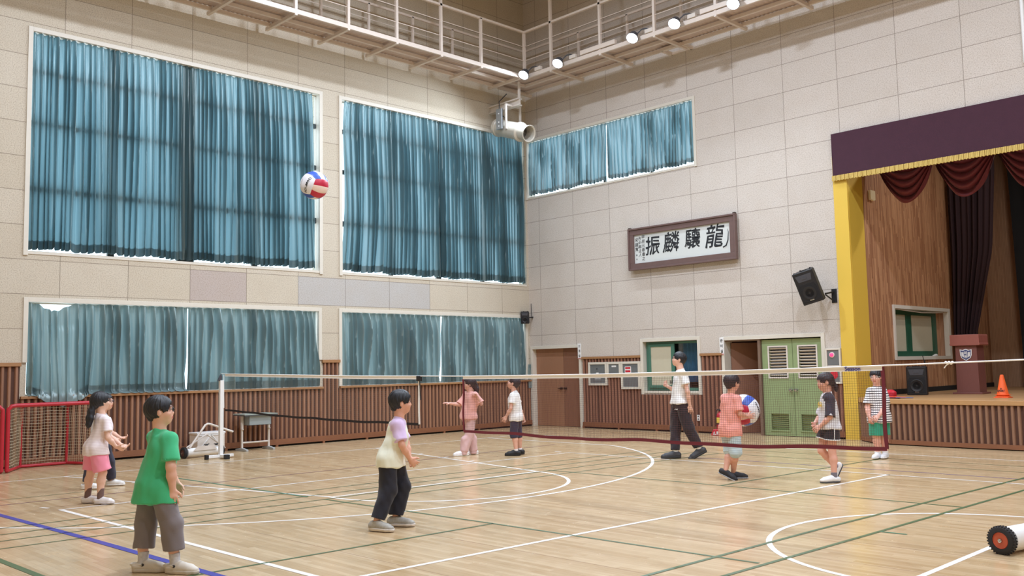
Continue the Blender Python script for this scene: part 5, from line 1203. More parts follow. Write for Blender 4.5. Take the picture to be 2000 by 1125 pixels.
def person(B, P, J, label, group=None):
    """B: base on the floor; J: joints in metres, axes: image right, away, up; facing angles in degrees from image right towards away"""
    s = P.get('s', 1.0); fem = P.get('fem', False); vox = P.get('vox', .006)
    t = thing('person', label, 'person', B, math.atan2(IR.y, IR.x), group)
    j = {k: V3(*v) for k, v in J.items()}
    fa = math.radians(P['face']); fd = V3(math.cos(fa), math.sin(fa), 0); sd = V3(math.sin(fa), -math.cos(fa), 0)      # body front, body right side
    up = V3(0, 0, 1)
    hy, hp, hr = [math.radians(a) for a in P['head']]          # head yaw, pitch up, roll
    hf = V3(math.cos(hy) * math.cos(hp), math.sin(hy) * math.cos(hp), math.sin(hp)); hs = unit(np.cross(hf, up)); hs = unit(hs + up * math.sin(hr)); hu = unit(np.cross(hs, hf)); hf = np.cross(hu, hs)
    A = [hs, hf, hu]; H = j['head']; k = P.get('hs', 1.0)
    q = lambda r, f, u: H + (hs * r + hf * f + hu * u) * k
    allp = np.array(list(j.values())); lo = allp.min(0) - .2; hi = allp.max(0) + .2; lo[2] = -.01; hi[2] = H[2] + .2
    F = Field(lo, hi, vox)
    # head
    F.ell(q(0, -.012, .022), A, (.076 * k, .092 * k, .088 * k), .01)
    F.ell(q(0, .018, -.035), A, (.061 * k, .064 * k, .074 * k), .03)
    F.ell(q(0, .047, -.088), A, (.028 * k, .024 * k, .020 * k), .025)
    F.ell(q(0, .045, -.045), A, (.050 * k, .042 * k, .045 * k), .02)
    for sg in (-1, 1):
        F.ell(q(.040 * sg, .052, -.030), A, (.024 * k, .026 * k, .024 * k), .02)
        F.ell(q(.033 * sg, .080, .022), A, (.024 * k, .012 * k, .009 * k), .012)
        F.ell(q(.077 * sg, -.004, -.012), A, (.009 * k, .018 * k, .030 * k), .006)
        F.ell(q(.034 * sg, .096, .002), A, (.016 * k, .010 * k, .008 * k), .012, op='cut')
    F.rc(q(0, .080, .010), q(0, .090, -.028), .007 * k, .011 * k, .012); F.ell(q(0, .086, -.030), A, (.018 * k, .010 * k, .010 * k), .008)
    F.ell(q(0, .080, -.056), A, (.022 * k, .010 * k, .007 * k), .006); F.ell(q(0, .078, -.067), A, (.019 * k, .010 * k, .007 * k), .006)
    nk = j['neck']; F.rc(q(0, -.018, -.05), nk - up * .02, .046 * s, .052 * s, .03)
    # trunk
    shR, shL = j['shR'], j['shL']; sside = unit(shR - shL); cm = (shR + shL) / 2; pv = j['pelvis']; wd = P.get('w', 1.0)
    ch = cm - up * .10 * s; wa = pv * .45 + ch * .55
    for q_ in (shL, shR): F.rc(nk - up * .055 * s, q_ * .75 + cm * .25 - up * .012, .038 * s, .034 * s, .03)
    F.rc(shL * .75 + cm * .25 - up * .015, shR * .75 + cm * .25 - up * .015, .038 * s, .038 * s, .03); F.tub(cm + up * .01, ch - up * .02, sside, .105 * s * wd, .062 * s * wd, .112 * s * wd, .080 * s * wd, .03)
    F.tub(ch, wa, sside, .112 * s * wd, .080 * s * wd, .100 * s * wd, .078 * s * wd, .03); F.tub(wa, pv - up * .03, sd, .100 * s * wd, .078 * s * wd, .118 * s * wd, .088 * s * wd, .03)
    # limbs
    for S in 'RL':
        sh, el, wr = j['sh' + S] * .95 + cm * .05 - up * .018, j['el' + S], j['wr' + S]; fat = P.get('arm', 1.0) * s
        F.rc(sh, el, .036 * fat, .030 * fat, .02); F.rc(el, el * .6 + wr * .4, .030 * fat, .031 * fat, .02); F.rc(el * .6 + wr * .4, wr, .031 * fat, .021 * fat, .02)
        hip, kn, an = j['hp' + S], j['kn' + S], j['an' + S]; lg = P.get('leg', 1.0) * s
        F.rc(hip, kn, .074 * lg, .047 * lg, .03); cf = kn * .68 + an * .32 - fd * .010 * s
        F.rc(kn, cf, .047 * lg, .050 * lg, .02); F.rc(cf, an, .049 * lg, .030 * lg, .02)
        # hand
        hd, hn, ht, curl = P['hand' + S]; hd = unit(hd); hn = unit(np.array(hn) - hd * np.dot(hn, hd)); ht = unit(np.array(ht) - hd * np.dot(ht, hd) - hn * np.dot(ht, hn)); m_ = P.get('hands', s)
        pc = wr + hd * .018 * m_; pe = wr + hd * .070 * m_
        F.tub(wr - hd * .01, pe, ht, .024 * m_, .015 * m_, .038 * m_, .014 * m_, .012, .012)
        for i, (o_, L, sp) in enumerate(((.030, .062, .16), (.0105, .070, .05), (-.0095, .065, -.06), (-.028, .052, -.18))):
            p0 = wr + hd * .066 * m_ + ht * o_ * m_; c = curl * (1 + .12 * i)
            for si, f in enumerate((.42, .33, .25)):
                a = c * (si + .6); dr = unit(hd * math.cos(a) + hn * math.sin(a) + ht * sp * math.cos(a)); p1 = p0 + dr * L * f * m_
                F.rc(p0, p1, (.0082 - .0006 * si) * m_, (.0078 - .0007 * si) * m_, .004); p0 = p1
        p0 = wr + hd * .022 * m_ + ht * .026 * m_; d1 = unit(hd * .6 + ht * .75 + hn * .3); p1 = p0 + d1 * .036 * m_; d2 = unit(hd * .85 + ht * .35 + hn * (.2 + .4 * curl)); p2 = p1 + d2 * .032 * m_
        F.rc(p0, p1, .0125 * m_, .0098 * m_, .010); F.rc(p1, p2, .0095 * m_, .0080 * m_, .004)
        # foot inside the shoe
        ya, pt = [math.radians(a) for a in P['foot' + S]]; ff = V3(math.cos(ya) * math.cos(pt), math.sin(ya) * math.cos(pt), -math.sin(pt)); fu = unit(up - ff * ff.dot(up)); fs_ = P.get('fs', s)
        F.rc(an - fu * .035 * s, an - fu * .045 * s + ff * .10 * fs_, .024 * s, .018 * s, .02)
    V, Q = F.surf(); V = relax(V, Q, 1)
    # local face colour: brows, lips
    sk = np.array(lin(P.get('skin', (222, 178, 154)))); C = np.tile(sk, (len(V), 1)); D = (V - H) / k; r_, f_, u_ = D @ hs, D @ hf, D @ hu
    lip = (np.abs(r_) < .021) & (f_ > .07) & (np.abs(u_ + .061) < .010); C[lip] = lin((190, 104, 98))
    br = (np.abs(np.abs(r_) - .034) < .019) & (f_ > .055) & (np.abs(u_ - .026) < .0045); C[br] = lin((44, 34, 32))
    kn_ = P.get('cheek'); 
    mesh_from('body', V, Q, M['skin'], t, C)
    for sg in (-1, 1):
        c = q(.034 * sg, .0795, .003); R = Matrix((tuple(hs), tuple(hf), tuple(hu))).transposed()
        mb = MB(); mb.ell(Vector(c), (.0135 * k, .008 * k, .0052 * k), 16, 10, R); mb.cur = 1; mb.ell(Vector(q(.034 * sg, .0842, .003)), (.0062 * k, .0042 * k, .0056 * k), 12, 8, R); mb.build('eye', [M['eye_w'], M['iris']], t, smooth=True)
    # ---- trousers / shorts
    tp = P['pants']; F = Field(lo, hi, vox); ww, wdp = tp['ww']
    top = pv + up * .07 * s; F.tub(top, pv - up * .02, sd, ww * .72, wdp * .72, ww * .95, wdp * .95, .03, .03); F.tub(pv, (j['hpR'] + j['hpL']) / 2 - up * .05 * s, sd, ww, wdp, ww * .98, wdp * .95, .03, .03)
    for S in 'RL':
        hip, kn, an = j['hp' + S], j['kn' + S], j['an' + S]; L = tp['len']; r0, r1, r2 = tp['r']
        if L <= 1: e = hip + (kn - hip) * L; F.rc(hip, kn + (kn - hip) * .2, r0, r1, .022, clip=(e, unit(kn - hip)))
        else: e = kn + (an - kn) * (L - 1); F.rc(hip, kn, r0, r1, .022); F.rc(kn, an + (an - kn) * .1, r1, r2, .022, clip=(e, unit(unit(an - kn) - up * .6)))
    if tp.get('flare'):
        for S in 'RL': F.rc(j['an' + S] + up * .20, j['an' + S] - up * .06 + fd * .010, .060 * s, .064 * s, .05, clip=(V3(0, 0, .018), (0, 0, -1)))
    FP = F.F.copy()
    V, Q = F.surf(); V = relax(V, Q, 2); V = wrinkle(V, Q, tp.get('wr', .004), 5, .6); po = mesh_from(tp.get('name', 'trousers'), V, Q, tp['m'], t)
    # ---- shirt
    sp = P['shirt']; hem = V3(*sp['hem']); hw, hdp = sp['hw']; cw, cd = sp.get('cw', (.150, .105)); T = .011
    F = Field(lo, hi, vox); mid = (hem + ch) / 2
    F.loft([(cm[2] + .022, cm, cw * .78, cd * .72), (ch[2] + .04, ch * .6 + cm * .4, cw * .97, cd * .95), (ch[2] - .02, ch, cw, cd), (pv[2] + .04, pv * .7 + ch * .3 + (hem - pv) * V3(1, 1, 0) * .3, max(cw * .97, ww + .006), max(cd, wdp + .012)), (pv[2] - .05, pv * .5 + hem * .5, max((cw + hw) / 2, ww + .012), max((cd + hdp) / 2, wdp + .016)), (hem[2], hem, hw, hdp)], sd, .03)
    F.rc(shL * .92 + cm * .08 - up * .012, shR * .92 + cm * .08 - up * .012, .045 * s, .045 * s, .04, flat=(sd if abs(np.dot(sd, unit(shR - shL))) < .3 else fd, .95)); [F.rc(nk - up * .060 * s, q_ * .86 + cm * .14 - up * .002, .054 * s, .046 * s, .04) for q_ in (shL, shR)]; bl = V3(*sp['belly']) if 'belly' in sp else V3(0, 0, 0)
    if 'belly' in sp: F.ell(bl, [sd, fd, up], sp['br'], .05)
    for S in 'RL':
        sh, el, wr = j['sh' + S], j['el' + S], j['wr' + S]; fr = sp.get('sl', .72); e = sh + (el - sh) * min(fr, 1); sr = sp.get('sr', .056)
        if fr > 1.0:
            e = el + (wr - el) * (fr - 1); F.rc(sh - up * .006, el, sr * .86, sr * .86, .04); F.rc(el, wr, sr * .86, sr * .74, .02, clip=(e, wr - el))
        else: F.rc(sh * .95 + cm * .05 - up * .014, el, max(sr * .78, .038 * P.get('arm', 1) * s + .008), sr * sp.get('sflare', 1.08) * 1.08, .04, clip=(e, el - sh))
    F.rc(nk - up * .05, q(0, -.018, -.05), .056 * s, .052 * s, .02, clip=(nk + up * sp.get('col', -.012), unit(up + fd * .35)))
    sl_, X, Y, Z = F.sub(F.lo, F.lo + F.h * F.n); F.put(sl_, np.maximum(FP - .013, (hem[2] + .004) - Z).astype(np.float32), .035)
    # drop the cloth where arms leave: keep simple; cut neck opening rim
    V, Q = F.surf(); V = relax(V, Q, 6); V = wrinkle(V, Q, sp.get('wr', .0035) * 1.2, sp.get('seed', 3), .5)
    sm_ = mesh_from('shirt', V, Q, sp['m'], t)
    if 'two' in sp:      # differently coloured sleeves: faces on the arms take the second cloth
        sm_.data.materials.append(sp['two']); Cc = V[Q].mean(1); mi = np.zeros(len(Q), np.int32)
        for S in 'RL':
            sh, el = j['sh' + S], j['el' + S]; out = unit(sh - cm); a = unit(el - sh); rel = Cc - sh; dist = np.linalg.norm(rel - np.clip(rel @ a, 0, 9)[:, None] * a, axis=1)
            raglan = ((Cc - (nk - up * .03)) @ unit(out * .85 + up * .0 - V3(0, 0, 0))) > .045 * s
            sl_n = np.linalg.norm(el - sh) * sp.get('sl', .7) + .012; m_ = ((dist < sp.get('sr', .056) * 1.35) & (((Cc - cm) @ out) > .080 * s) & (rel @ a < sl_n) & ((rel @ a < .05) | (dist < sp.get('sr', .056) * 1.12))) | ((((Cc - cm) @ out) > .05 * s) & (Cc[:, 2] > ch[2] + .09 * s))
            if sp.get('fr', 0) and False: m_ = m_ & raglan
            mi[m_] = 1
        sm_.data.polygons.foreach_set('material_index', mi)
    for g in P.get('prints', []):
        pass
    if 'trim' in tp:
        for S in 'RL':
            hip, kn = j['hp' + S], j['kn' + S]; e = hip + (kn - hip) * tp['len']; a = unit(kn - hip); u1 = unit(np.cross(a, fd)); u2 = np.cross(a, u1); rr = tp['r'][0] + (tp['r'][1] - tp['r'][0]) * tp['len'] / 1.2 + .003
            mb = MB(); mb.tube([e + (u1 * math.cos(w_) + u2 * math.sin(w_)) * rr for w_ in np.linspace(0, 2 * PI, 28)[:-1]], .0075, 6, closed=True)
            sdv = sd if S == 'R' else -sd; mb.tube([e + sdv * rr, hip + sdv * (tp['r'][0] + .004) * 1.0, pv + sdv * (ww + .002) + up * .03], .006, 6); mb.build('white_piping', M['white'], t, smooth=True)
    # ---- shoes and socks
    for S in 'RL':
        an = j['an' + S]; ya, pt = [math.radians(a) for a in P['foot' + S]]; ff = V3(math.cos(ya) * math.cos(pt), math.sin(ya) * math.cos(pt), -math.sin(pt)); fu = unit(up - ff * ff.dot(up)); fsd = np.cross(ff, fu); fs_ = P.get('fs', s)
        kn = j['kn' + S]; sk_ = P.get('sock')
        if sk_:
            F = Field(an - .16, an + .22, .005); sdn = unit(kn - an); F.rc(an - fu * .04, an + sdn * sk_[1], .036 * s * P.get('leg', 1), .040 * s * P.get('leg', 1), .02, clip=(an + sdn * sk_[1], sdn)); F.rc(an - fu * .04, an - fu * .045 + ff * .08 * fs_, .030, .022, .02); V, Q = F.surf(); mesh_from('sock', V, Q, sk_[0], t)
        F = Field(an - .24, an + .24, .0052); sole = an - fu * .072 * fs_
        hl = sole - ff * .035 * fs_ + fu * .036 * fs_; ba = sole + ff * .115 * fs_ + fu * .030 * fs_; to = sole + ff * .150 * fs_ + fu * .026 * fs_
        F.rc(hl, ba, .035 * fs_, .039 * fs_, .01, flat=(fu, .88)); F.rc(ba, to, .039 * fs_, .032 * fs_, .01, flat=(fu, .80)); cl = P['shoe'].get('col', .0)
        F.rc(hl + fu * .01, an + fu * (.0 + cl) + ff * .005, .037 * fs_, .037 * fs_, .03, clip=(an + fu * cl, fu)); F.rc(an - fu * .018 + ff * .03, ba + fu * .002, .032 * fs_, .032 * fs_, .02)
        sl_, X, Y, Z = F.sub(F.lo, F.lo + F.h * (F.n)); F.F[sl_] = np.maximum(F.F[sl_], -((X - sole[0]) * fu[0] + (Y - sole[1]) * fu[1] + (Z - sole[2]) * fu[2]) + .004)
        V, Q = F.surf(); V = relax(V, Q, 1); so = mesh_from('shoe', V, Q, P['shoe']['m'], t)
        F = Field(an - .24, an + .24, .0052); F.rc(hl - fu * .018 * fs_, ba - fu * .012 * fs_, .040 * fs_, .045 * fs_, .01); F.rc(ba - fu * .012 * fs_, to - fu * .008 * fs_, .045 * fs_, .036 * fs_, .01)
        th_ = P['shoe'].get('th', .020) * fs_; sl_, X, Y, Z = F.sub(F.lo, F.lo + F.h * (F.n)); hh = (X - sole[0]) * fu[0] + (Y - sole[1]) * fu[1] + (Z - sole[2]) * fu[2]; F.F[sl_] = np.maximum(F.F[sl_], np.maximum(-hh + .001, hh - th_)); V, Q = F.surf(); mesh_from('sole', V, Q, P['shoe']['sole'], so)
        if P['shoe'].get('laces'):
            mb = MB()
            for i in range(4): c = an + ff * (.035 + .018 * i) * fs_ + fu * (-.002 - .008 * i) + fu * .008; mb.tube([c - fsd * .026 * fs_ + fu * -.006, c + fu * .006, c + fsd * .026 * fs_ - fu * .006], .003, 5)
            mb.build('laces', P['shoe']['laces'], so, smooth=True)
        if P['shoe'].get('strap'):
            mb = MB(); c = hl + fu * .02; mb.tube([an + fsd * .040 * fs_ + ff * .02 - fu * .02, c - ff * .042 * fs_ + fsd * .022, c - ff * .046 * fs_, c - ff * .042 * fs_ - fsd * .022, an - fsd * .040 * fs_ + ff * .02 - fu * .02], .009, 8); mb.build('heel_strap', P['shoe']['m'], so, smooth=True)
            mb = MB(); [mb.lathe([(.011, -.003), (.011, .004), (0, .005)], tuple(an + fsd * s_ * .042 * fs_ + ff * .02 - fu * .02), tuple(fsd * s_), 14) for s_ in (-1, 1)]; mb.build('strap_rivet', M['black'], so)
    # ---- hair
    hh_ = P['hair']; F = Field(H - .30, H + .20, .0055) if not hh_.get('pts') else Field(np.minimum(H - .2, np.array([q(*p[:3]) for p in hh_['pts']]).min(0) - .1), H + .20, .0055)
    vol = hh_.get('vol', 1.0)
    napu = hh_.get('nape', -.055); fr_ = hh_.get('fringe', .052)
    F.ell(q(0, -.014, .026), A, (.091 * k * vol, .107 * k * vol, .099 * k * vol), .01, clip=[(q(0, 0, napu), -hu)])
    F.rc(q(0, -.060, 0), q(0, -.062, napu + .01), .05 * k, .040 * k, .02, clip=[(q(0, 0, napu - .02), -hu)])
    F.ell(q(0, .125, fr_ - .100), A, (.080 * k, .085 * k, .100 * k), .010, op='cut')
    for sg in (-1, 1):
        if hh_.get('ear', 0) <= 0: F.ell(q(.088 * sg, .004, hh_.get('ear', -.022)), A, (.026 * k, .024 * k, .036 * k), .008, op='cut')
        F.ell(q(.07 * sg, .05, -.07), A, (.05 * k, .05 * k, .06 * k), .01, op='cut')
    for i, p in enumerate(hh_.get('pts', [])[:-1]):
        n2 = hh_['pts'][i + 1]; F.rc(q(*p[:3]), q(*n2[:3]), p[3] * k, n2[3] * k, .02, flat=(hf, p[4] if len(p) > 4 else .8))
    V, Q = F.surf(); V = relax(V, Q, 1); N = normals(V, Q); D = V - H; ang = np.arctan2(D @ hs, -(D @ hf)); rad = np.linalg.norm(D, axis=1)
    ds = np.sin(ang * 17 + 3 * np.sin(D @ hu * 30)) * .5 + .6 * np.sin(ang * 31 + 5 * np.sin(D @ hu * 22 + 1)) + .4 * np.sin((D @ hs) * 210 + (D @ hu) * 60); V = V + N * (ds * .0022 * hh_.get('mess', 1.0))[:, None]
    mesh_from('hair', V, Q, M[hh_.get('m', 'hair')], t)
    if hh_.get('tie'):
        c = q(*hh_['tie']); mb = MB(); mb.tube([Vector(c) + Vector(hs) * math.cos(a) * .024 + Vector(hu) * math.sin(a) * .022 for a in np.linspace(0, 2 * PI, 18)[:-1]], .007, 6, closed=True); mb.build('hair_tie', M['white'], t, smooth=True)
    if P.get('glasses'):
        mb = MB()
        for sg in (-1, 1):
            c = [q(.034 * sg + .022 * math.cos(a), .098 - .004 * abs(math.cos(a)), .000 + .0165 * math.sin(a)) for a in np.linspace(0, 2 * PI, 20)[:-1]]; mb.tube(c, .0022, 5, closed=True)
            mb.tube([q(.056 * sg, .096, .004), q(.074 * sg, .06, .006), q(.082 * sg, .0, .004), q(.080 * sg, -.012, -.010)], .0022, 5)
        mb.tube([q(-.012, .100, .003), q(0, .106, .006), q(.012, .100, .003)], .002, 5); gl = mb.build('glasses', P['glasses'], t, smooth=True)
    return t, dict(H=H, q=q, fd=fd, sd=sd, cm=cm, ch=ch, j=j)
def chest_print(t, info, txt, size, loc, nrm, m, name='print'):
    n = Vector(nrm).normalized(); u = Vector((0, 0, 1)); x = u.cross(n).normalized(); y = n.cross(x)
    o = text_obj(name, txt, size, m, t, ext=.001, offset=size * .02); o.matrix_local = Matrix.Translation(loc) @ Matrix((x, y, n)).transposed().to_4x4(); return o

down = (0, 0, -1)
# 1 boy in the green shirt
person((10.102, -14.234, 0), dict(face=28, head=(16, 6, 0), s=1.0, w=1.12, arm=1.18, leg=1.05, vox=.0055, glasses=M['black'], skin=(226, 178, 156),
    handR=((.1, -.1, -1), (-.3, .8, 0), (1, .2, 0), .45), handL=((.3, .1, -1), (-.3, -.8, 0), (1, .2, 0), .4), footR=(-16, 0), footL=(-4, 0), fs=1.12,
    shirt=dict(hem=(-.125, 0, .535), hw=(.165, .160), cw=(.158, .118), m=cloth('green_shirt', (66, 184, 130)), sl=.80, sr=.062, sflare=1.05, wr=.004, seed=11),
    pants=dict(m=cloth('grey_sweatpants', (122, 114, 116)), len=1.66, r=(.094, .082, .078), ww=(.140, .120), wr=.004),
    shoe=dict(m=mat('beige_clog', (206, 198, 186), .6, noise=.05), sole=mat('clog_sole', (196, 188, 176), .7), strap=True, th=.026, col=-.028), sock=(mat('white_sock', (196, 194, 196), .9, noise=.3, nscale=50), .075), hair=dict(fringe=.062, nape=-.052, vol=1.03)),
    dict(head=(-.083, 0, 1.240), neck=(-.085, 0, 1.105), shR=(.035, -.10, 1.035), shL=(-.175, .12, 1.035), elR=(.060, -.15, .82), wrR=(.060, -.11, .645), elL=(-.12, .21, .82), wrL=(-.04, .25, .655),
         pelvis=(-.118, 0, .70), hpR=(-.055, -.07, .655), hpL=(-.175, .06, .655), knR=(.042, -.06, .37), knL=(-.205, .045, .37), anR=(.068, -.055, .082), anL=(-.212, .02, .082)),
    'person in green shirt and grey three quarter trousers, arms down, watching the ball')
# 2 girl in pink shorts
person((5.719, -13.142, 0), dict(face=22, head=(52, 10, 0), s=.98, fem=True, leg=1.0, skin=(224, 184, 164),
    handR=((.7, .2, -.35), (0, .6, .5), (0, .3, 1), .5), handL=((.7, -.1, -.2), (0, -.3, .8), (0, -.5, .9), .5), footR=(-4, 0), footL=(-2, 0), fs=.98,
    shirt=dict(hem=(-.075, 0, .585), hw=(.150, .125), cw=(.140, .105), m=stripe_mat('white_textured_shirt', (236, 226, 228), (222, 208, 212), .018, .5), sl=.66, sr=.058, sflare=1.12, wr=.004, seed=4),
    pants=dict(m=cloth('pink_shorts', (240, 146, 172)), len=.92, r=(.100, .104, .09), ww=(.140, .115), wr=.003, name='shorts'),
    shoe=dict(m=mat('white_slip_on', (226, 222, 224), .6, noise=.03), sole=mat('pale_sole', (206, 200, 200), .7), col=-.02), sock=(mat('brown_sock', (112, 88, 84), .9), .115),
    hair=dict(fringe=.066, nape=-.05, vol=1.04, ear=.04, tie=(0, -.098, -.045), pts=[(0, -.085, .0, .055), (0, -.11, -.05, .036), (0, -.135, -.10, .044), (0, -.165, -.17, .050), (-.0, -.19, -.24, .036), (-.0, -.20, -.275, .012)])),
    dict(head=(-.012, 0, 1.215), neck=(-.005, 0, 1.070), shR=(.085, -.09, 1.005), shL=(-.045, .12, 1.005), elR=(.135, -.12, .785), wrR=(.205, -.05, .675), elL=(.03, .16, .79), wrL=(.20, .10, .685),
         pelvis=(-.070, 0, .70), hpR=(-.01, -.07, .66), hpL=(-.12, .06, .66), knR=(.05, -.05, .375), knL=(-.135, .05, .375), anR=(.022, -.05, .078), anL=(-.185, .07, .078)),
    'person with long black ponytail, white shirt and pink shorts, seen from behind')
# 3 child half hidden behind her
gz = mat('blue_grey_frames', (60, 66, 84), .4)
person((4.05, -12.52, 0), dict(face=5, head=(2, 4, 0), s=.96, skin=(226, 180, 158), glasses=gz,
    handR=((.8, -.1, -.1), (0, .3, -.8), (0, .8, .4), .55), handL=((.8, 0, 0), (0, -.3, .8), (0, -.6, .5), .5), footR=(5, 0), footL=(5, 0), fs=1.0,
    shirt=dict(hem=(-.04, 0, .60), hw=(.135, .12), cw=(.130, .105), m=cloth('pale_patterned_shirt', (206, 206, 214)), sl=.7, sr=.055),
    pants=dict(m=cloth('navy_trousers', (44, 42, 60)), len=1.93, r=(.086, .076, .062), ww=(.125, .108)),
    shoe=dict(m=mat('white_trainer', (226, 224, 222), .6, noise=.03), sole=M['white'], col=-.01), hair=dict(fringe=.060)),
    dict(head=(.050, 0, 1.165), neck=(.010, 0, 1.030), shR=(-.01, -.10, .955), shL=(-.03, .13, .955), elR=(.06, -.14, .745), wrR=(.20, -.12, .665), elL=(.05, .18, .74), wrL=(.22, .10, .66),
         pelvis=(-.04, 0, .64), hpR=(-.04, -.08, .60), hpL=(-.01, .07, .60), knR=(-.06, -.15, .34), knL=(.08, .08, .34), anR=(-.10, -.20, .080), anL=(.09, .14, .080)),
    'person in glasses and dark trousers mostly hidden behind the one in pink shorts')
# 4 boy in the middle, cream shirt with lilac sleeves
person((9.806, -11.909, 0), dict(face=14, head=(12, 2, 0), s=1.0, w=.98, skin=(222, 168, 144), vox=.0055,
    handR=((.75, .35, -.75), (-.2, .8, .1), (.8, 0, .5), .6), handL=((.6, -.5, -.75), (-.2, -.8, .2), (.8, 0, .5), .6), footR=(-28, 0), footL=(-12, 0), fs=1.1,
    shirt=dict(hem=(.012, 0, .585), hw=(.150, .142), cw=(.140, .108), m=cloth('cream_shirt', (232, 234, 216)), two=cloth('lilac_sleeve', (214, 190, 226)), sl=.78, sr=.060, sflare=1.1, wr=.004, seed=8),
    pants=dict(m=cloth('navy_joggers', (30, 30, 42)), len=1.90, r=(.096, .085, .066), ww=(.135, .115), wr=.005),
    shoe=dict(m=mat('grey_trainer', (164, 160, 152), .6, noise=.25, nscale=60), sole=M['offwhite'], laces=M['white'], th=.026, col=.012), hair=dict(fringe=.058, nape=-.06, vol=1.05, mess=1.6)),
    dict(head=(.128, 0, 1.205), neck=(.108, 0, 1.065), shR=(.105, -.10, .995), shL=(.075, .13, .995), elR=(.150, -.15, .80), wrR=(.215, -.055, .655), elL=(.16, .17, .79), wrL=(.20, .05, .655),
         pelvis=(.010, 0, .70), hpR=(.0, -.08, .655), hpL=(.035, .075, .655), knR=(.005, -.10, .37), knL=(.125, .08, .385), anR=(-.095, -.20, .085), anL=(.055, .045, .085)),
    'person in cream shirt with lilac sleeves and dark joggers, hands together low')
# 5 girl in pink behind the net
person((4.789, -6.507, 0), dict(face=222, head=(188, 3, 0), s=1.0, fem=True, vox=.0065, skin=(216, 166, 150),
    handR=((-.85, -.2, .15), (.0, .1, -1), (.1, -.9, .3), .15), handL=((-.5, -.3, .8), (-.6, -.5, -.3), (-.3, .8, 0), .6), footR=(183, 0), footL=(196, 0), fs=1.12,
    shirt=dict(hem=(.045, 0, .635), hw=(.155, .125), cw=(.150, .105), m=cloth('salmon_shirt', (228, 170, 162)), sl=.92, sr=.062, sflare=1.15, wr=.004),
    pants=dict(m=cloth('dusty_pink_trousers', (212, 176, 176)), len=1.96, r=(.090, .074, .062), ww=(.135, .112), flare=True, wr=.004),
    shoe=dict(m=mat('white_shoe', (232, 230, 232), .6), sole=M['white'], col=-.02),
    hair=dict(m='hair2', fringe=.064, nape=-.06, ear=.04, vol=1.03, pts=[(0, -.06, .02, .07, .9), (.02, -.10, -.03, .06, .9), (.01, -.14, -.09, .05, .9), (.0, -.15, -.14, .028, .9)])),
    dict(head=(.078, 0, 1.255), neck=(.090, 0, 1.125), shL=(.185, -.09, 1.06), shR=(.005, .09, 1.06), elL=(.290, -.10, .900), wrL=(.225, -.17, 1.02), elR=(-.105, .07, .885), wrR=(-.27, .05, .910),
         pelvis=(.060, 0, .72), hpL=(.115, -.04, .68), hpR=(.005, .05, .68), knL=(.075, -.05, .385), knR=(.085, .07, .38), anL=(-.02, -.10, .082), anR=(.135, .10, .082)),
    'person in salmon shirt and dusty pink trousers, one arm stretched to the side')
# 6 boy in white shirt and navy shorts
person((5.518, -6.018, 0), dict(face=160, head=(172, 24, 0), s=.98, vox=.0065, skin=(220, 170, 150),
    handL=((-.4, 0, -.8), (.4, .8, 0), (-.9, .1, .3), .5), handR=((.1, .1, -1), (-.3, -.8, 0), (-.9, .1, 0), .5), footR=(180, 0), footL=(183, 0), fs=1.1,
    shirt=dict(hem=(.035, 0, .60), hw=(.140, .125), cw=(.135, .110), m=cloth('white_shirt', (238, 236, 236)), sl=.62, sr=.062, sflare=1.15, wr=.004, seed=6),
    pants=dict(m=cloth('navy_shorts', (52, 48, 70)), len=1.22, r=(.082, .070, .064), ww=(.125, .108), name='shorts'),
    shoe=dict(m=mat('black_trainer', (34, 34, 38), .6, noise=.1), sole=M['black'], laces=M['dgrey'], col=0), sock=(mat('white_ankle_sock', (226, 222, 224), .9), .03), hair=dict(m='hair2', fringe=.050, nape=-.045)),
    dict(head=(.005, 0, 1.255), neck=(.012, 0, 1.120), shL=(-.015, -.11, 1.045), shR=(.050, .11, 1.045), elL=(-.05, -.15, .82), wrL=(-.135, -.12, .675), elR=(.11, .15, .81), wrR=(.165, .11, .655),
         pelvis=(.038, 0, .69), hpL=(.02, -.07, .65), hpR=(.06, .06, .65), knL=(-.005, -.07, .37), knR=(.075, .07, .36), anL=(.030, -.10, .082), anR=(.098, .08, .086)),
    'person in white shirt, navy knee shorts and black trainers looking up')
# 7 teacher
t7, i7 = person((8.197, -4.846, 0), dict(face=184, head=(180, 14, 0), s=1.16, hs=1.04, vox=.0065, arm=.95, leg=1.05, hands=1.08, glasses=M['black'], skin=(230, 184, 164),
    handL=((.12, .05, -1), (.2, .8, 0), (-.9, .1, 0), .3), handR=((-.5, -.2, .35), (.1, -.7, .4), (.2, -.1, .9), 1.1), footR=(186, 0), footL=(184, 26), fs=1.30,
    shirt=dict(hem=(.010, 0, .885), hw=(.152, .135), cw=(.168, .125), m=cloth('white_tee', (240, 240, 240)), sl=.58, sr=.070, sflare=1.1, wr=.0035, seed=2),
    pants=dict(m=cloth('black_joggers', (40, 32, 38)), len=1.90, r=(.112, .090, .066), ww=(.155, .130), wr=.005),
    shoe=dict(m=mat('charcoal_trainer', (58, 58, 62), .6, noise=.3, nscale=80), sole=mat('dark_sole', (46, 46, 48), .7), laces=M['dgrey'], th=.024, col=.01), sock=(M['white'], .05), hair=dict(fringe=.056, nape=-.045, vol=1.02)),
    dict(head=(.018, 0, 1.605), neck=(.040, 0, 1.455), shL=(.060, -.17, 1.365), shR=(.035, .17, 1.365), elL=(.105, -.23, 1.08), wrL=(.140, -.19, .855), elR=(-.01, .24, 1.09), wrR=(-.165, .10, 1.165),
         pelvis=(.012, 0, .93), hpL=(.03, -.08, .88), hpR=(-.005, .08, .88), knL=(.125, -.09, .49), knR=(-.055, .07, .475), anL=(.285, -.10, .150), anR=(-.095, -.02, .100)),
    'tall person in white tee, black joggers and glasses walking and looking up')
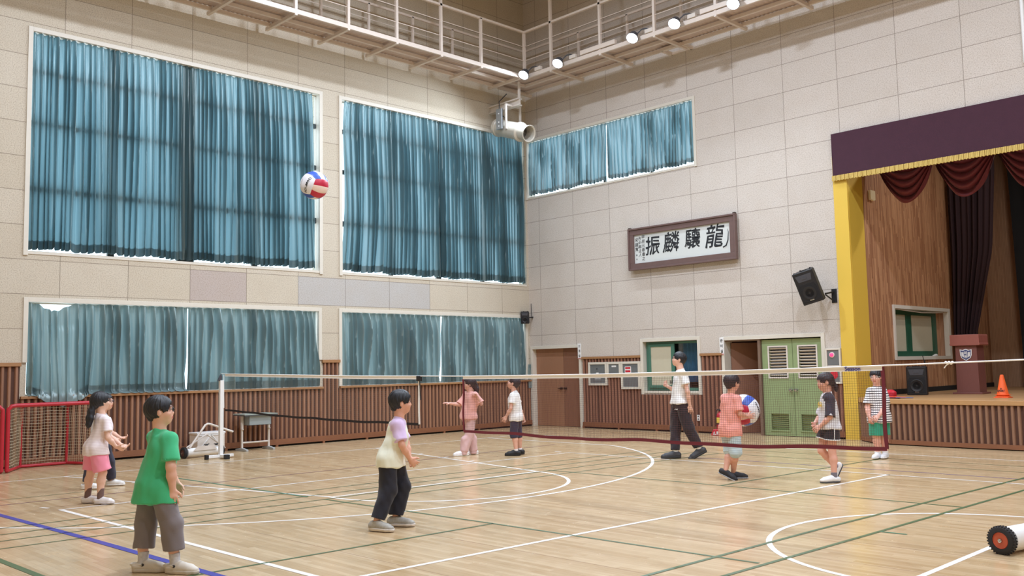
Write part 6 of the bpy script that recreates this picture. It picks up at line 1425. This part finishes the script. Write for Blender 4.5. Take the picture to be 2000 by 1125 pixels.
chest_print(t7, i7, 'BE', .075, (-.118, -.055, 1.235), (-.80, -.60, .05), M['ink']); chest_print(t7, i7, '~', .09, (-.07, -.118, .80), (-.45, -.89, 0), M['white'], 'trouser_logo')
# 8 boy holding the big ball
t8, i8 = person((10.371, -6.726, 0), dict(face=44, head=(30, 2, 0), s=1.0, vox=.006, skin=(216, 162, 140), glasses=M['black'],
    handR=((.95, .22, .05), (-.2, .95, 0), (0, 0, 1), .18), handL=((.9, .1, 0), (.1, -1, 0), (0, 0, 1), .3), footR=(-8, 0), footL=(-30, 24), fs=1.05,
    shirt=dict(hem=(-.020, 0, .565), hw=(.140, .125), cw=(.142, .108), m=stripe_mat('coral_shirt', (242, 170, 158), (234, 154, 144), .03, .5, .2), sl=.80, sr=.060, sflare=1.12, wr=.0035, seed=9),
    pants=dict(m=stripe_mat('pale_blue_shorts', (196, 214, 222), (176, 196, 208), .024, .5, .2), len=1.05, r=(.088, .082, .080), ww=(.128, .112), name='shorts'),
    shoe=dict(m=mat('black_slip_on', (40, 40, 46), .7), sole=mat('grey_rand', (170, 172, 178), .6), th=.014, col=-.005), hair=dict(fringe=.060, nape=-.060, vol=1.06, m='hair2')),
    dict(head=(.038, 0, 1.268), neck=(.018, 0, 1.130), shR=(.070, -.11, 1.060), shL=(-.055, .09, 1.070), elR=(.090, -.150, .860), wrR=(.215, -.015, .815), elL=(-.01, .33, .88), wrL=(.10, .47, .89),
         pelvis=(-.015, 0, .69), hpR=(.02, -.07, .65), hpL=(-.045, .06, .65), knR=(.030, -.06, .36), knL=(-.010, .06, .355), anR=(.012, .03, .082), anL=(-.105, -.05, .125)),
    'person in coral shirt and pale blue shorts holding the big volleyball')
ball('volleyball', 'oversized volleyball held in both hands by the person in coral shirt', (10.347, -6.364, .885), .215, (.79, -.05, .60), (-.15, .93, .30), (-.575, -.33, .74), True, .0)
# 9 girl with raglan sleeves
t9, i9 = person((11.500, -6.227, 0), dict(face=178, head=(182, -2, 0), s=.98, fem=True, vox=.006, skin=(220, 166, 146),
    handL=((-.55, .1, -.45), (.3, .7, -.3), (-.4, .1, .8), .5), handR=((-.4, -.5, -.5), (.2, -.7, 0), (-.4, .1, .8), .5), footR=(186, 62), footL=(188, 0), fs=1.05,
    shirt=dict(hem=(.010, 0, .665), hw=(.138, .122), cw=(.132, .102), m=cloth('heather_grey_shirt', (214, 212, 216)), two=cloth('charcoal_sleeve', (54, 48, 58)), sl=.97, sr=.056, sflare=1.12, wr=.004, seed=5),
    pants=dict(m=cloth('black_shorts', (36, 34, 40)), len=.48, r=(.092, .098, .09), ww=(.128, .112), trim=True, name='shorts'),
    shoe=dict(m=mat('white_slip_on2', (234, 234, 236), .6), sole=M['dgrey'], th=.012, col=-.022), sock=(mat('grey_sock', (118, 112, 122), .9), .045),
    hair=dict(m='hair2', fringe=.046, nape=-.045, ear=-.01, vol=1.02, tie=(0, -.108, -.03), pts=[(0, -.09, .0, .045), (0, -.118, -.035, .026), (0, -.135, -.07, .030), (0, -.14, -.11, .022), (0, -.14, -.125, .008)])),
    dict(head=(-.030, 0, 1.262), neck=(-.008, 0, 1.132), shL=(-.005, -.10, 1.062), shR=(.005, .10, 1.062), elL=(-.030, -.135, .825), wrL=(-.140, -.08, .710), elR=(-.055, .14, .83), wrR=(-.165, .06, .735),
         pelvis=(-.002, 0, .72), hpL=(.012, -.065, .675), hpR=(-.018, .06, .675), knL=(.0, -.06, .385), knR=(-.095, .06, .385), anL=(-.002, -.10, .082), anR=(.085, .10, .175)),
    'person in grey shirt with charcoal sleeves, black shorts and low ponytail')
chest_print(t9, i9, 'Ⓦ', .10, (-.127, -.062, .965), (-.93, -.37, 0), M['yl'])
# 10 boy in striped shirt facing the camera
person((10.719, -3.227, 0), dict(face=242, head=(232, -3, 0), s=1.04, w=1.18, arm=1.2, leg=1.12, vox=.0065, glasses=M['offwhite'], skin=(232, 176, 158),
    handR=((.05, -.2, -1), (.8, .3, 0), (-.4, -.8, 0), .5), handL=((-.75, -.3, -.55), (.3, .6, -.4), (-.3, -.6, .6), .5), footR=(226, 0), footL=(232, 0), fs=1.0,
    shirt=dict(hem=(.090, .02, .560), hw=(.180, .150), cw=(.170, .128), m=stripe_mat('black_white_stripes', (232, 230, 232), (44, 44, 54), .036, .34), sl=.80, sr=.070, sflare=1.1, wr=.003, seed=12),
    pants=dict(m=cloth('sea_green_shorts', (52, 156, 126)), len=1.0, r=(.104, .098, .09), ww=(.155, .130), name='shorts', wr=.003),
    shoe=dict(m=mat('white_runner', (228, 230, 236), .6, noise=.04), sole=M['white'], laces=M['white'], col=.0), sock=(M['white'], .03), hair=dict(fringe=.052, nape=-.05, ear=-.01, vol=1.04)),
    dict(head=(.058, 0, 1.268), neck=(.070, .02, 1.135), shR=(-.050, .0, 1.055), shL=(.185, .06, 1.055), elR=(-.105, -.01, .80), wrR=(-.115, -.09, .655), elL=(.165, -.06, .80), wrL=(-.005, -.19, .675),
         pelvis=(.088, .03, .70), hpR=(.015, .0, .655), hpL=(.155, .06, .655), knR=(.008, -.02, .36), knL=(.152, .05, .36), anR=(.022, .0, .082), anL=(.155, .03, .082)),
    'person in black and white striped shirt and green shorts before the stage')

# lettering becomes plain mesh
from mathutils import noise
for o in [o for o in COL.objects if o.type == 'FONT']:
    me = bpy.data.meshes.new_from_object(o)
    if o.name.startswith('brush_character'):          # heavier, slightly uneven brush strokes
        bm = bmesh.new(); bm.from_mesh(me); base = bm.verts[:] + bm.edges[:] + bm.faces[:]
        for i in range(10):
            a = i * PI / 5; g = bmesh.ops.duplicate(bm, geom=base); vs = [v for v in g['geom'] if isinstance(v, bmesh.types.BMVert)]
            for v in vs:
                wv = .55 + .45 * math.sin(v.co.x * 23 + v.co.y * 31); v.co.x += .011 * wv * math.cos(a); v.co.y += .011 * wv * math.sin(a); v.co.z += .00004 * (i + 1)
        for v in bm.verts:
            x, y = v.co.x, v.co.y; v.co.x += .008 * math.sin(y * 19 + 1) + .003 * math.sin(y * 70); v.co.y += .008 * math.sin(x * 17) + .003 * math.sin(x * 80)
        bm.to_mesh(me); bm.free()
    n = bpy.data.objects.new('tmp', me); COL.objects.link(n)
    n.parent = o.parent; n.matrix_basis = o.matrix_basis.copy(); nm = o.name; cd = o.data
    bpy.data.objects.remove(o); bpy.data.curves.remove(cd); n.name = nm; me.name = nm
